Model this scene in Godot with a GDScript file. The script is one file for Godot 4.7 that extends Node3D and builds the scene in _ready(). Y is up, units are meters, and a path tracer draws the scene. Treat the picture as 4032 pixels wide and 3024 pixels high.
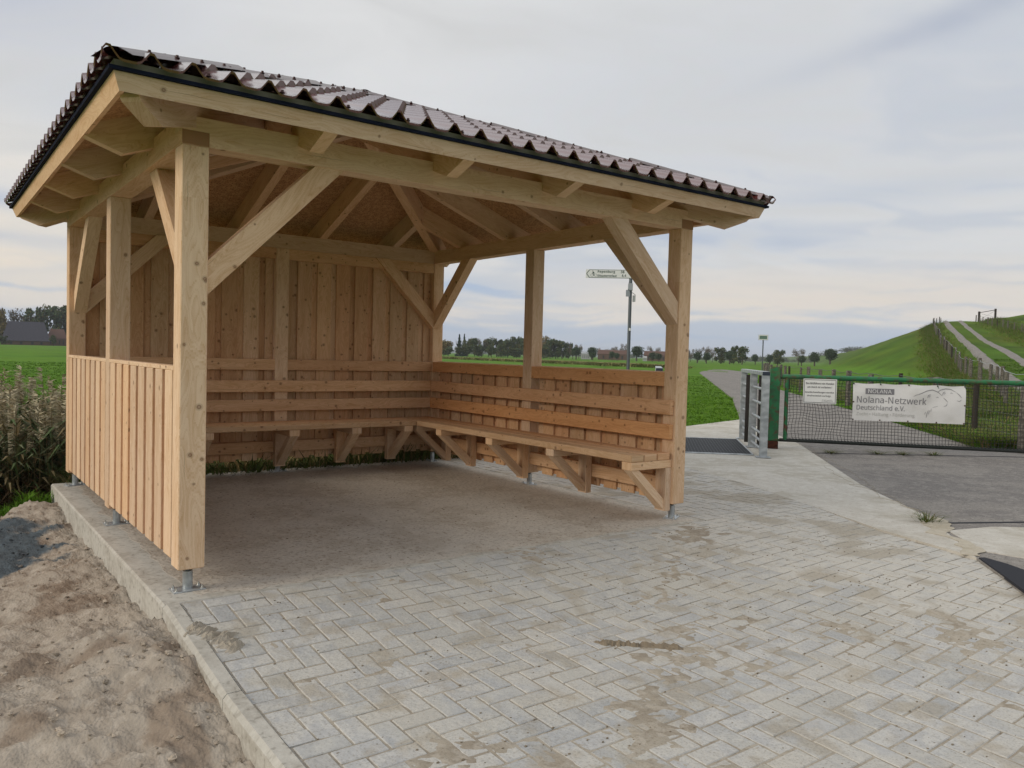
extends Node3D
# World: slab top is y = 0, the shelter's front left post stands at the origin, +x runs along its front, -z to its back.

const L := 3.885          # post to post, both ways
const HB := 2.398         # underside of the wall plates
const GAP := 0.128        # posts end this far above the slab
const PITCH := 0.377      # rise per metre of the roof
const FOCAL := 3141.62    # photo pixels
var cam_basis := Basis(Vector3(0.8019, 0.0261, 0.5969), Vector3(0.0014, 0.99895, -0.0456), Vector3(-0.5975, 0.0374, 0.8010)).orthonormalized()
var eye := Vector3(-1.185, 1.335, 4.514)
var rng := RandomNumberGenerator.new()
var used := {}
var mat := {}
var cache := {}
var fbm := FastNoiseLite.new()
var fbm2 := FastNoiseLite.new()
var byte_of := PackedByteArray()

# ---------------------------------------------------------------- mesh building
class MB:
	var v := PackedVector3Array()
	var n := PackedVector3Array()
	var t := PackedVector2Array()
	var c := PackedColorArray()
	var colored := false
	var col := Color(1, 1, 1)
	func tri(a: Vector3, b: Vector3, d: Vector3, out: Vector3, ua := Vector2.ZERO, ub := Vector2.ZERO, ud := Vector2.ZERO) -> void:
		var cr := (b - a).cross(d - a)
		var nn := cr.normalized()
		if cr.dot(out) < 0.0:
			nn = -nn
			v.append(a); v.append(b); v.append(d)
			t.append(ua); t.append(ub); t.append(ud)
		else:
			v.append(a); v.append(d); v.append(b)
			t.append(ua); t.append(ud); t.append(ub)
		n.append(nn); n.append(nn); n.append(nn)
		if colored:
			c.append(col); c.append(col); c.append(col)
	func quad(a: Vector3, b: Vector3, d: Vector3, e: Vector3, out: Vector3, ua := Vector2.ZERO, ub := Vector2.ZERO, ud := Vector2.ZERO, ue := Vector2.ZERO) -> void:
		tri(a, b, d, out, ua, ub, ud)
		tri(a, d, e, out, ua, ud, ue)
	func smooth(a: Vector3, b: Vector3, d: Vector3, na: Vector3, nb: Vector3, nd: Vector3, ua := Vector2.ZERO, ub := Vector2.ZERO, ud := Vector2.ZERO) -> void:
		var flip := (b - a).cross(d - a).dot(na + nb + nd) >= 0.0
		v.append(a); n.append(na); t.append(ua)
		if flip:
			v.append(d); n.append(nd); t.append(ud); v.append(b); n.append(nb); t.append(ub)
		else:
			v.append(b); n.append(nb); t.append(ub); v.append(d); n.append(nd); t.append(ud)
		if colored:
			c.append(col); c.append(col); c.append(col)
	func squad(a: Vector3, b: Vector3, d: Vector3, e: Vector3, na: Vector3, nb: Vector3, nd: Vector3, ne: Vector3, ua := Vector2.ZERO, ub := Vector2.ZERO, ud := Vector2.ZERO, ue := Vector2.ZERO) -> void:
		smooth(a, b, d, na, nb, nd, ua, ub, ud)
		smooth(a, d, e, na, nd, ne, ua, ud, ue)
	func box(x: Transform3D, s: Vector3, bev := 0.0, uvo := Vector2.ZERO, uvs := Vector2(1.0, 3.0)) -> void:
		var h := s * 0.5
		var la := 0
		if s.y >= s.x and s.y >= s.z: la = 1
		elif s.z >= s.x: la = 2
		var bb := minf(bev, minf(h.x, minf(h.y, h.z)) * 0.45)
		for a in 3:
			var p := (a + 1) % 3
			var q := (a + 2) % 3
			for sg in [-1.0, 1.0]:
				var pts := []
				var uvs_ := []
				for k in [[-1.0, -1.0], [1.0, -1.0], [1.0, 1.0], [-1.0, 1.0]]:
					var w := Vector3.ZERO
					w[a] = sg * h[a]; w[p] = k[0] * (h[p] - bb); w[q] = k[1] * (h[q] - bb)
					pts.append(x * w)
					var along := w[la]
					var cross := w[p] if p != la else w[q]
					if a == la:
						along = w[q] * 0.3
						cross = w[p]
					uvs_.append(uvo + Vector2((cross + a * 0.17 + sg * 0.09) / uvs.x, along / uvs.y))
				var o := Vector3.ZERO
				o[a] = sg
				quad(pts[0], pts[1], pts[2], pts[3], x.basis * o, uvs_[0], uvs_[1], uvs_[2], uvs_[3])
				if bb > 0.0:
					for sp in [-1.0, 1.0]:
						# edge between face a and face p
						var e := []
						for sq in [-1.0, 1.0]:
							var w1 := Vector3.ZERO
							w1[a] = sg * h[a]; w1[p] = sp * (h[p] - bb); w1[q] = sq * (h[q] - bb)
							var w2 := Vector3.ZERO
							w2[a] = sg * (h[a] - bb); w2[p] = sp * h[p]; w2[q] = sq * (h[q] - bb)
							e.append([x * w1, x * w2, uvo + Vector2(w1[p] / uvs.x, w1[la] / uvs.y)])
						var oo := Vector3.ZERO
						oo[a] = sg; oo[p] = sp
						quad(e[0][0], e[0][1], e[1][1], e[1][0], x.basis * oo, e[0][2], e[0][2], e[1][2], e[1][2])
		if bb > 0.0:
			for sx in [-1.0, 1.0]:
				for sy in [-1.0, 1.0]:
					for sz in [-1.0, 1.0]:
						var k := Vector3(sx, sy, sz)
						var i := Vector3(sx * (h.x - bb), sy * (h.y - bb), sz * (h.z - bb))
						tri(x * Vector3(sx * h.x, i.y, i.z), x * Vector3(i.x, sy * h.y, i.z), x * Vector3(i.x, i.y, sz * h.z), x.basis * k, uvo, uvo, uvo)
	func prism(poly: PackedVector2Array, d0: float, d1: float, x: Transform3D, grain := Vector2(1, 0), uvo := Vector2.ZERO, uvs := Vector2(1.0, 3.0)) -> void:
		# polygon in local xy, extruded in local z from d0 to d1
		var tr := Geometry2D.triangulate_polygon(poly)
		var side := Vector2(-grain.y, grain.x)
		var uvp := func(p: Vector2, o: float) -> Vector2: return uvo + Vector2((p.dot(side) + o) / uvs.x, p.dot(grain) / uvs.y)
		for k in range(0, tr.size(), 3):
			for e in [[d0, -1.0], [d1, 1.0]]:
				var a := poly[tr[k]]
				var b := poly[tr[k + 1]]
				var d := poly[tr[k + 2]]
				tri(x * Vector3(a.x, a.y, e[0]), x * Vector3(b.x, b.y, e[0]), x * Vector3(d.x, d.y, e[0]), x.basis * Vector3(0, 0, e[1]), uvp.call(a, e[1] * 0.2), uvp.call(b, e[1] * 0.2), uvp.call(d, e[1] * 0.2))
		var area := 0.0
		for k in poly.size():
			area += poly[k].cross(poly[(k + 1) % poly.size()])
		for k in poly.size():
			var a := poly[k]
			var b := poly[(k + 1) % poly.size()]
			var nn := Vector2(b.y - a.y, a.x - b.x) * signf(area)
			quad(x * Vector3(a.x, a.y, d0), x * Vector3(b.x, b.y, d0), x * Vector3(b.x, b.y, d1), x * Vector3(a.x, a.y, d1), x.basis * Vector3(nn.x, nn.y, 0),
				uvp.call(a, d0), uvp.call(b, d0), uvp.call(b, d1), uvp.call(a, d1))
	func tube(a: Vector3, b: Vector3, r0: float, r1: float, k := 8, caps := true) -> void:
		var d := (b - a).normalized()
		var u := d.cross(Vector3(0.31, 0.9, 0.2) if absf(d.y) < 0.9 else Vector3(1, 0, 0.1)).normalized()
		var w := d.cross(u)
		var ln := a.distance_to(b)
		for i in k:
			var t0 := TAU * i / k
			var t1 := TAU * (i + 1) / k
			var n0 := u * cos(t0) + w * sin(t0)
			var n1 := u * cos(t1) + w * sin(t1)
			squad(a + n0 * r0, a + n1 * r0, b + n1 * r1, b + n0 * r1, n0, n1, n1, n0, Vector2(float(i) / k, 0), Vector2(float(i + 1) / k, 0), Vector2(float(i + 1) / k, ln), Vector2(float(i) / k, ln))
			if caps:
				tri(a, a + n0 * r0, a + n1 * r0, -d)
				tri(b, b + n0 * r1, b + n1 * r1, d)
	func mesh(m: Material) -> ArrayMesh:
		var arr := []
		arr.resize(Mesh.ARRAY_MAX)
		arr[Mesh.ARRAY_VERTEX] = v
		arr[Mesh.ARRAY_NORMAL] = n
		arr[Mesh.ARRAY_TEX_UV] = t
		if colored:
			arr[Mesh.ARRAY_COLOR] = c
		var am := ArrayMesh.new()
		am.add_surface_from_arrays(Mesh.PRIMITIVE_TRIANGLES, arr)
		am.surface_set_material(0, m)
		return am

func numbered(called: String) -> String:
	if not used.has(called):
		used[called] = 0
		return called
	used[called] += 1
	return "%s_%03d" % [called, used[called]]

func thing(called: String, label: String, category: String, at := Vector3.ZERO, group := "") -> Node3D:
	var o := Node3D.new()
	o.name = numbered(called)
	add_child(o)
	o.position = at
	meta(o, label, category, group)
	return o

func meta(o: Node, label: String, category: String, group := "", kind := "") -> void:
	if label: o.set_meta("label", label)
	if category: o.set_meta("category", category)
	if group: o.set_meta("group", group)
	if kind: o.set_meta("kind", kind)

func put(parent: Node, called: String, mesh: Mesh, x := Transform3D.IDENTITY) -> MeshInstance3D:
	var o := MeshInstance3D.new()
	o.name = numbered(called) if parent == self else called
	o.mesh = mesh
	parent.add_child(o, true)
	o.transform = x
	return o

func put_box(parent: Node, called: String, m: String, at: Vector3, s: Vector3, bev := 0.004, turn := Basis.IDENTITY, variants := 4) -> MeshInstance3D:
	var var_ := rng.randi() % variants
	var key := "%s|%.3f|%.3f|%.3f|%.3f|%d" % [m, s.x, s.y, s.z, bev, var_]
	if not cache.has(key):
		var b := MB.new()
		b.box(Transform3D.IDENTITY, s, bev, Vector2(rng.randf(), rng.randf()))
		cache[key] = b.mesh(mat[m])
	return put(parent, called, cache[key], Transform3D(turn, at))

func build(parent: Node, called: String, b: MB, m: String, x := Transform3D.IDENTITY) -> MeshInstance3D:
	return put(parent, called, b.mesh(mat[m]), x)

func structure(called: String, b: MB, m: String, label := "") -> MeshInstance3D:
	var o := build(self, called, b, m)
	meta(o, label, "", "", "structure")
	return o

func P2(a: Array) -> PackedVector2Array:
	var o := PackedVector2Array()
	for k in range(0, a.size(), 2):
		o.append(Vector2(a[k], a[k + 1]))
	return o

# ---------------------------------------------------------------- pixels to places
func pixel_ray(u: float, v: float) -> Vector3:
	return cam_basis * Vector3((u - 2016.0) / FOCAL, -(v - 1512.0) / FOCAL, -1.0)

func at_distance(u: float, v: float, d: float) -> Vector3:
	var r := pixel_ray(u, v)
	return eye + r * (d / Vector2(r.x, r.z).length())

# ---------------------------------------------------------------- textures
func noise_bytes(size: int, freq: float, sd: int, oct := 4) -> PackedByteArray:
	var f := FastNoiseLite.new()
	f.seed = sd
	f.noise_type = FastNoiseLite.TYPE_SIMPLEX_SMOOTH
	f.frequency = freq
	f.fractal_octaves = oct
	return f.get_seamless_image(size, size).get_data()

func image_of(w: int, h: int, data: PackedByteArray, fmt := Image.FORMAT_RGB8) -> ImageTexture:
	return ImageTexture.create_from_image(Image.create_from_data(w, h, false, fmt, data))

func to8(x: float) -> int:
	return clampi(int(x * 255.0 + 0.5), 0, 255)

func srgb(r: float, g: float, b: float) -> Color:
	return Color(r, g, b).linear_to_srgb()

func lerp3(a: Vector3, b: Vector3, k: float) -> Vector3:
	return a + (b - a) * k

# linear colours mixed by layered noise; rows: [base, other, noise no, from, to]
func blend_texture(size: int, base: Vector3, layers: Array, noises: Array, grain: float, sd: int) -> ImageTexture:
	if byte_of.is_empty():
		byte_of.resize(2049)
		for k in 2049:
			byte_of[k] = to8(Color(k / 2048.0, 0, 0).linear_to_srgb().r)
	var r := RandomNumberGenerator.new()
	r.seed = sd
	var d := PackedByteArray()
	d.resize(size * size * 3)
	var n := layers.size()
	var luts := []
	var cols := []
	var nbs := []
	for l in layers:
		var lut := PackedFloat32Array()
		for k in 256:
			lut.append(clampf((k / 255.0 - l[2]) / (l[3] - l[2]), 0.0, 1.0) * l[4])
		luts.append(lut)
		cols.append(l[0])
		nbs.append(noises[l[1]])
	for i in size * size:
		var c := base
		for k in n:
			var w: float = luts[k][nbs[k][i]]
			if w > 0.0:
				c = c.lerp(cols[k], w)
		c *= 2048.0 * (1.0 + (r.randf() - 0.5) * grain)
		d[i * 3] = byte_of[mini(int(c.x), 2048)]
		d[i * 3 + 1] = byte_of[mini(int(c.y), 2048)]
		d[i * 3 + 2] = byte_of[mini(int(c.z), 2048)]
	return image_of(size, size, d)

func gray_texture(size: int, nb: PackedByteArray) -> ImageTexture:
	return image_of(size, size, nb, Image.FORMAT_L8)

func wood_texture(sd: int, early: Vector3, late: Vector3, knots: int) -> ImageTexture:
	var w := 512
	var h := 1024
	var r := RandomNumberGenerator.new()
	r.seed = sd
	var f := FastNoiseLite.new()
	f.seed = sd
	f.frequency = 0.008
	f.fractal_octaves = 3
	var warp := f.get_seamless_image(w, w).get_data()
	f.seed = sd + 7
	f.frequency = 0.02
	var tone := f.get_seamless_image(w, w).get_data()
	var g := PackedFloat32Array()
	g.resize(w * h)
	var dark := PackedFloat32Array()
	dark.resize(w * h)
	# displacement of the grain round knots
	var bend := PackedFloat32Array()
	bend.resize(w * h)
	for k in knots:
		var kx := r.randi() % w
		var ky := r.randi() % h
		var kr := r.randf_range(2.6, 6.5) if r.randf() < 0.75 else r.randf_range(1.6, 2.6)
		var ex := r.randf_range(0.8, 1.25)
		for dy in range(-int(kr * 9), int(kr * 9) + 1):
			for dx in range(-int(kr * 5), int(kr * 5) + 1):
				var i := posmod(ky + dy, h) * w + posmod(kx + dx, w)
				var fx := dx / kr
				var fy := dy * 1.5 / kr
				bend[i] += signf(fx) * exp(-fx * fx * 0.35) * (1.0 - exp(-fx * fx * 2.0)) * exp(-fy * fy * 0.06) * kr * 0.9
				var q := sqrt(fx * fx * ex + fy * fy)
				if q < 1.9:
					var ring := 1.0 - clampf(q - 0.9, 0.0, 1.0)
					dark[i] = maxf(dark[i], (0.75 + 0.25 * cos(q * 9.0)) * ring * (1.0 if q < 1.0 else 0.6))
	# drying checks along the grain
	for k in 16:
		var cx := r.randf() * w
		var cy := r.randi() % h
		var ln := r.randi_range(30, 150)
		for q in ln:
			cx += r.randf_range(-0.25, 0.25)
			var i := posmod(cy + q, h) * w + posmod(int(cx), w)
			dark[i] = maxf(dark[i], 0.75 * sin(PI * q / ln))
	var d := PackedByteArray()
	d.resize(w * h * 3)
	var knot_color := Vector3(0.13, 0.050, 0.020)
	for y in h:
		var wy := (y / 4) % w
		for x in w:
			var i := y * w + x
			var wp := warp[wy * w + x] / 255.0
			var ph := (x + bend[i]) / 512.0 * 60.0 + wp * 26.0
			var s := ph - floorf(ph)
			var line := pow(s, 3.0)
			var big := sin(((x + bend[i]) / 512.0 * 7.0 + wp * 9.0) * TAU) * 0.5 + 0.5
			var k := line * 0.55 + big * 0.36 + (tone[wy * w + x] / 255.0 - 0.5) * 0.7
			var c := lerp3(early, late, clampf(k, 0.0, 1.0))
			c *= 1.0 + (r.randf() - 0.5) * 0.05
			c = lerp3(c, knot_color, clampf(dark[i], 0.0, 1.0) * 0.8)
			d[i * 3] = byte_of[clampi(int(c.x * 2048.0), 0, 2048)]; d[i * 3 + 1] = byte_of[clampi(int(c.y * 2048.0), 0, 2048)]; d[i * 3 + 2] = byte_of[clampi(int(c.z * 2048.0), 0, 2048)]
	return image_of(w, h, d)

func new_mat(called: String, c: Color, rough := 0.8, metal := 0.0) -> StandardMaterial3D:
	var m := StandardMaterial3D.new()
	m.albedo_color = c
	m.roughness = rough
	m.metallic = metal
	m.metallic_specular = 0.5 if rough < 0.7 else 0.22
	mat[called] = m
	return m

func tri_mat(called: String, tex: Texture2D, metres: float, rough := 0.9, c := Color(1, 1, 1)) -> StandardMaterial3D:
	var m := new_mat(called, c, rough)
	m.albedo_texture = tex
	m.uv1_triplanar = true
	m.uv1_world_triplanar = true
	m.uv1_scale = Vector3.ONE / metres
	return m

func relief(called: String, tex: Texture2D, cm: float) -> void:
	var m: StandardMaterial3D = mat[called]
	m.heightmap_enabled = true
	m.heightmap_texture = tex
	m.heightmap_scale = cm

func make_materials() -> void:
	blend_texture(2, Vector3.ONE, [], [], 0.0, 1)
	var spruce := wood_texture(11, Vector3(0.80, 0.590, 0.410), Vector3(0.62, 0.395, 0.225), 30)
	var board := wood_texture(23, Vector3(0.77, 0.540, 0.355), Vector3(0.57, 0.345, 0.185), 120)
	for k in 4:
		var m := new_mat("timber%d" % k, [Color(1, 1, 1), Color(0.97, 0.95, 0.93), Color(0.94, 0.94, 0.95), Color(1.0, 0.97, 0.93)][k], 0.72)
		m.albedo_texture = spruce
	for k in 6:
		var m := new_mat("board%d" % k, [Color(1, 1, 1), Color(0.96, 0.94, 0.92), Color(0.92, 0.87, 0.82), Color(1.0, 0.97, 0.93), Color(0.96, 0.90, 0.85), Color(0.91, 0.90, 0.88)][k], 0.75)
		m.albedo_texture = board
	# larch-coloured rail, redder than the rest; also paints bounced glow on left inner boards
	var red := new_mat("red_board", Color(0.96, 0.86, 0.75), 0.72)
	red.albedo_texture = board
	new_mat("end_grain", srgb(0.36, 0.20, 0.11), 0.9)
	# OSB: flakes
	var fl := noise_bytes(512, 0.03, 5, 2)
	var fl2 := noise_bytes(512, 0.11, 6, 2)
	var osb := blend_texture(512, Vector3(0.46, 0.26, 0.13), [[Vector3(0.58, 0.35, 0.18), 0, 0.45, 0.6, 0.8], [Vector3(0.18, 0.085, 0.04), 1, 0.60, 0.72, 0.75], [Vector3(0.52, 0.32, 0.17), 1, 0.36, 0.22, 0.6]], [fl, fl2], 0.12, 3)
	var om := new_mat("osb", Color(1, 1, 1), 0.8)
	om.albedo_texture = osb
	# concrete slab with trodden-in dirt
	var c0 := noise_bytes(1024, 0.004, 31, 4)
	var c1 := noise_bytes(1024, 0.018, 32, 4)
	var c2 := noise_bytes(1024, 0.07, 33, 3)
	var c3 := noise_bytes(1024, 0.22, 34, 2)
	var slab := blend_texture(1024, Vector3(0.51, 0.47, 0.415), [[Vector3(0.42, 0.37, 0.31), 0, 0.42, 0.66, 0.7], [Vector3(0.56, 0.515, 0.45), 1, 0.5, 0.72, 0.6], [Vector3(0.21, 0.165, 0.125), 2, 0.60, 0.76, 0.5], [Vector3(0.12, 0.09, 0.07), 3, 0.73, 0.84, 0.6]], [c0, c1, c2, c3], 0.16, 41)
	tri_mat("slab", slab, 3.1, 0.9)
	relief("slab", gray_texture(1024, c2), 0.5)
	var edge := blend_texture(512, Vector3(0.48, 0.46, 0.415), [[Vector3(0.38, 0.355, 0.31), 0, 0.42, 0.7, 0.7], [Vector3(0.56, 0.54, 0.49), 1, 0.52, 0.75, 0.5], [Vector3(0.2, 0.18, 0.15), 1, 0.3, 0.22, 0.5]], [noise_bytes(512, 0.01, 35, 4), noise_bytes(512, 0.06, 36, 3)], 0.14, 42)
	tri_mat("concrete", edge, 1.7, 0.9)
	var h0 := noise_bytes(512, 0.006, 37, 4)
	var h1 := noise_bytes(512, 0.03, 38, 4)
	var h2 := noise_bytes(512, 0.1, 39, 3)
	# broom-finished pad
	var pad := blend_texture(512, Vector3(0.54, 0.515, 0.465), [[Vector3(0.45, 0.42, 0.36), 0, 0.42, 0.66, 0.8], [Vector3(0.60, 0.58, 0.53), 1, 0.5, 0.72, 0.6], [Vector3(0.33, 0.28, 0.215), 2, 0.62, 0.8, 0.4]], [h0, h1, h2], 0.16, 43)
	tri_mat("pad", pad, 3.7, 0.9)
	# paving stones: grey concrete, sand dusted over them in patches
	var p_layers := [[Vector3(0.545, 0.535, 0.505), 1, 0.44, 0.64, 0.7], [Vector3(0.39, 0.39, 0.385), 2, 0.55, 0.7, 0.4], [Vector3(0.515, 0.497, 0.455), 0, 0.46, 0.64, 0.75], [Vector3(0.38, 0.335, 0.265), 3, 0.60, 0.78, 0.6], [Vector3(0.22, 0.19, 0.15), 4, 0.66, 0.75, 0.4]]
	var p0 := noise_bytes(1024, 0.006, 51, 5)
	var p3 := noise_bytes(1024, 0.009, 57, 5)
	var paver := blend_texture(1024, Vector3(0.455, 0.455, 0.45), p_layers, [p0, c1, c2, p3, c3], 0.14, 44)
	var pr := gray_texture(1024, c2)
	for k in 6:
		tri_mat("paver%d" % k, paver, 3.3, 0.88, [Color(1, 1, 1), Color(0.97, 0.975, 0.98), Color(0.98, 0.98, 0.975), Color(1, 0.995, 0.985), Color(0.945, 0.95, 0.955), Color(0.97, 0.965, 0.955)][k])
		relief("paver%d" % k, pr, 0.35)
	var dusty := blend_texture(512, Vector3(0.53, 0.512, 0.47), [[Vector3(0.47, 0.465, 0.445), 1, 0.5, 0.66, 0.7], [Vector3(0.36, 0.32, 0.255), 0, 0.55, 0.72, 0.7], [Vector3(0.25, 0.21, 0.16), 2, 0.64, 0.78, 0.4]], [h0, h1, h2], 0.14, 54)
	tri_mat("paver_dusty", dusty, 2.6, 0.9)
	# sand
	var s0 := noise_bytes(1024, 0.005, 61, 5)
	var s1 := noise_bytes(1024, 0.03, 62, 4)
	var s2 := noise_bytes(1024, 0.15, 63, 3)
	var sand := blend_texture(1024, Vector3(0.355, 0.31, 0.258), [[Vector3(0.25, 0.205, 0.165), 0, 0.46, 0.72, 0.7], [Vector3(0.45, 0.40, 0.34), 1, 0.5, 0.74, 0.75], [Vector3(0.25, 0.205, 0.16), 2, 0.60, 0.80, 0.4]], [s0, s1, s2], 0.22, 45)
	var sm := tri_mat("sand", sand, 2.9, 0.98)
	sm.vertex_color_use_as_albedo = true
	relief("sand", gray_texture(1024, s2), 0.7)
	var bedt := blend_texture(512, Vector3(0.375, 0.335, 0.275), [[Vector3(0.29, 0.25, 0.20), 0, 0.45, 0.68, 0.8], [Vector3(0.45, 0.41, 0.35), 1, 0.5, 0.7, 0.6], [Vector3(0.20, 0.165, 0.125), 2, 0.6, 0.78, 0.5]], [h0, h1, h2], 0.25, 55)
	var joint := tri_mat("joint_sand", bedt, 1.3, 0.98)
	joint.vertex_color_use_as_albedo = false
	tri_mat("dust", pad, 1.9, 0.98, Color(0.96, 0.94, 0.90))
	tri_mat("mud", sand, 0.8, 0.98, Color(0.80, 0.78, 0.74))
	# asphalt
	var a2 := noise_bytes(512, 0.3, 71, 2)
	var asphalt := blend_texture(512, Vector3(0.205, 0.19, 0.18), [[Vector3(0.27, 0.25, 0.23), 0, 0.4, 0.66, 0.8], [Vector3(0.33, 0.31, 0.285), 1, 0.58, 0.72, 0.55], [Vector3(0.13, 0.12, 0.115), 2, 0.6, 0.75, 0.7], [Vector3(0.40, 0.385, 0.36), 3, 0.66, 0.76, 0.7]], [h0, h1, h2, a2], 0.2, 46)
	tri_mat("asphalt", asphalt, 2.3, 0.9)
	relief("asphalt", gray_texture(512, a2), 0.4)
	var tar := new_mat("tar", srgb(0.035, 0.037, 0.045), 0.7)
	tar.roughness = 0.75
	# grass land
	var g0 := noise_bytes(512, 0.008, 81, 4)
	var g1 := noise_bytes(512, 0.05, 82, 4)
	var grass := blend_texture(512, Vector3(0.085, 0.195, 0.008), [[Vector3(0.12, 0.235, 0.010), 0, 0.4, 0.66, 0.7], [Vector3(0.055, 0.130, 0.006), 1, 0.5, 0.74, 0.7], [Vector3(0.14, 0.17, 0.03), 1, 0.36, 0.24, 0.45]], [g0, g1], 0.35, 47)
	var gm := tri_mat("grass", grass, 5.3, 0.95)
	gm.vertex_color_use_as_albedo = true
	var blade := new_mat("blade", Color(1, 1, 1), 0.7)
	blade.vertex_color_use_as_albedo = true
	blade.backlight = Color(0.3, 0.35, 0.15)
	blade.cull_mode = BaseMaterial3D.CULL_DISABLED
	var leaf := new_mat("leaf", Color(1, 1, 1), 0.75)
	leaf.vertex_color_use_as_albedo = true
	leaf.cull_mode = BaseMaterial3D.CULL_DISABLED
	leaf.backlight = Color(0.2, 0.22, 0.1)
	new_mat("bark", srgb(0.10, 0.085, 0.068), 0.95)
	# metals and paints
	var z0 := noise_bytes(256, 0.03, 91, 2)
	var zinc := blend_texture(256, Vector3(0.42, 0.45, 0.47), [[Vector3(0.55, 0.58, 0.60), 0, 0.48, 0.6, 0.8], [Vector3(0.30, 0.325, 0.34), 0, 0.42, 0.3, 0.7]], [z0], 0.06, 48)
	var zm := tri_mat("zinc", zinc, 0.8, 0.42)
	zm.metallic = 0.55
	new_mat("dark_zinc", srgb(0.12, 0.135, 0.15), 0.5, 0.7)
	new_mat("bolt", srgb(0.62, 0.62, 0.60), 0.3, 0.9)
	var gr := blend_texture(512, Vector3(0.012, 0.135, 0.045), [[Vector3(0.02, 0.18, 0.065), 0, 0.48, 0.62, 0.6], [Vector3(0.10, 0.035, 0.018), 1, 0.645, 0.69, 1.0], [Vector3(0.03, 0.06, 0.03), 1, 0.34, 0.26, 0.8]], [noise_bytes(512, 0.01, 92, 4), noise_bytes(512, 0.016, 93, 5)], 0.1, 49)
	tri_mat("green_paint", gr, 1.4, 0.5)
	var rust := blend_texture(256, Vector3(0.09, 0.035, 0.022), [[Vector3(0.03, 0.018, 0.015), 0, 0.45, 0.6, 0.8]], [z0], 0.2, 50)
	tri_mat("rust", rust, 0.6, 0.9)
	new_mat("wire", srgb(0.018, 0.022, 0.02), 0.6, 0.3)
	new_mat("rubber", srgb(0.05, 0.045, 0.042), 0.8)
	new_mat("grate", srgb(0.055, 0.06, 0.068), 0.6, 0.4)
	new_mat("plastic_cap", srgb(0.02, 0.03, 0.05), 0.5)
	# roof
	var rf := new_mat("roof_metal", srgb(0.115, 0.032, 0.028), 0.2)
	rf.clearcoat_enabled = true
	rf.metallic_specular = 0.75
	rf.clearcoat = 1.0
	rf.clearcoat_roughness = 0.16
	new_mat("roof_cap", srgb(0.055, 0.018, 0.016), 0.25)
	new_mat("eave_foil", srgb(0.010, 0.013, 0.028), 0.85)
	new_mat("underlay", srgb(0.30, 0.27, 0.235), 0.9)
	new_mat("screw", srgb(0.05, 0.02, 0.018), 0.4, 0.4)
	# signs
	new_mat("sign_white", srgb(0.72, 0.73, 0.72), 0.45)
	new_mat("sign_back", srgb(0.36, 0.38, 0.40), 0.45, 0.5)
	new_mat("ink_green", srgb(0.01, 0.05, 0.035), 0.6)
	new_mat("ink_black", srgb(0.015, 0.016, 0.02), 0.6)
	new_mat("sign_green", srgb(0.10, 0.17, 0.14), 0.5)
	var bt := blend_texture(256, Vector3(0.66, 0.66, 0.66), [[Vector3(0.50, 0.50, 0.48), 0, 0.5, 0.8, 0.6]], [noise_bytes(256, 0.012, 95, 4)], 0.05, 51)
	tri_mat("banner", bt, 1.1, 0.6)
	new_mat("print_gray", srgb(0.20, 0.20, 0.215), 0.7)
	new_mat("print_soft", srgb(0.27, 0.27, 0.28), 0.7)
	new_mat("print_pale", srgb(0.46, 0.46, 0.44), 0.7)
	new_mat("print_white", srgb(0.70, 0.70, 0.70), 0.7)
	new_mat("cord", srgb(0.02, 0.10, 0.07), 0.7)
	# old fence wood and buildings
	var ow := blend_texture(256, Vector3(0.15, 0.135, 0.115), [[Vector3(0.08, 0.07, 0.06), 0, 0.46, 0.62, 0.8], [Vector3(0.22, 0.21, 0.18), 0, 0.4, 0.28, 0.7]], [noise_bytes(256, 0.03, 97, 3)], 0.2, 52)
	tri_mat("old_wood", ow, 0.7, 0.95)
	new_mat("old_wood_dark", srgb(0.05, 0.042, 0.036), 0.95)
	new_mat("fence_wire", srgb(0.12, 0.12, 0.115), 0.6, 0.5)
	var rt := blend_texture(256, Vector3(0.052, 0.052, 0.068), [[Vector3(0.085, 0.08, 0.09), 0, 0.46, 0.64, 0.8], [Vector3(0.03, 0.03, 0.04), 0, 0.4, 0.3, 0.7]], [noise_bytes(256, 0.06, 98, 3)], 0.25, 53)
	tri_mat("slate_roof", rt, 6.0, 0.85)
	new_mat("red_roof", srgb(0.125, 0.075, 0.06), 0.9)
	new_mat("far_brick", srgb(0.13, 0.085, 0.065), 0.9)
	new_mat("far_white", srgb(0.42, 0.43, 0.44), 0.8)
	new_mat("far_dark", srgb(0.02, 0.02, 0.025), 0.6)

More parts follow.
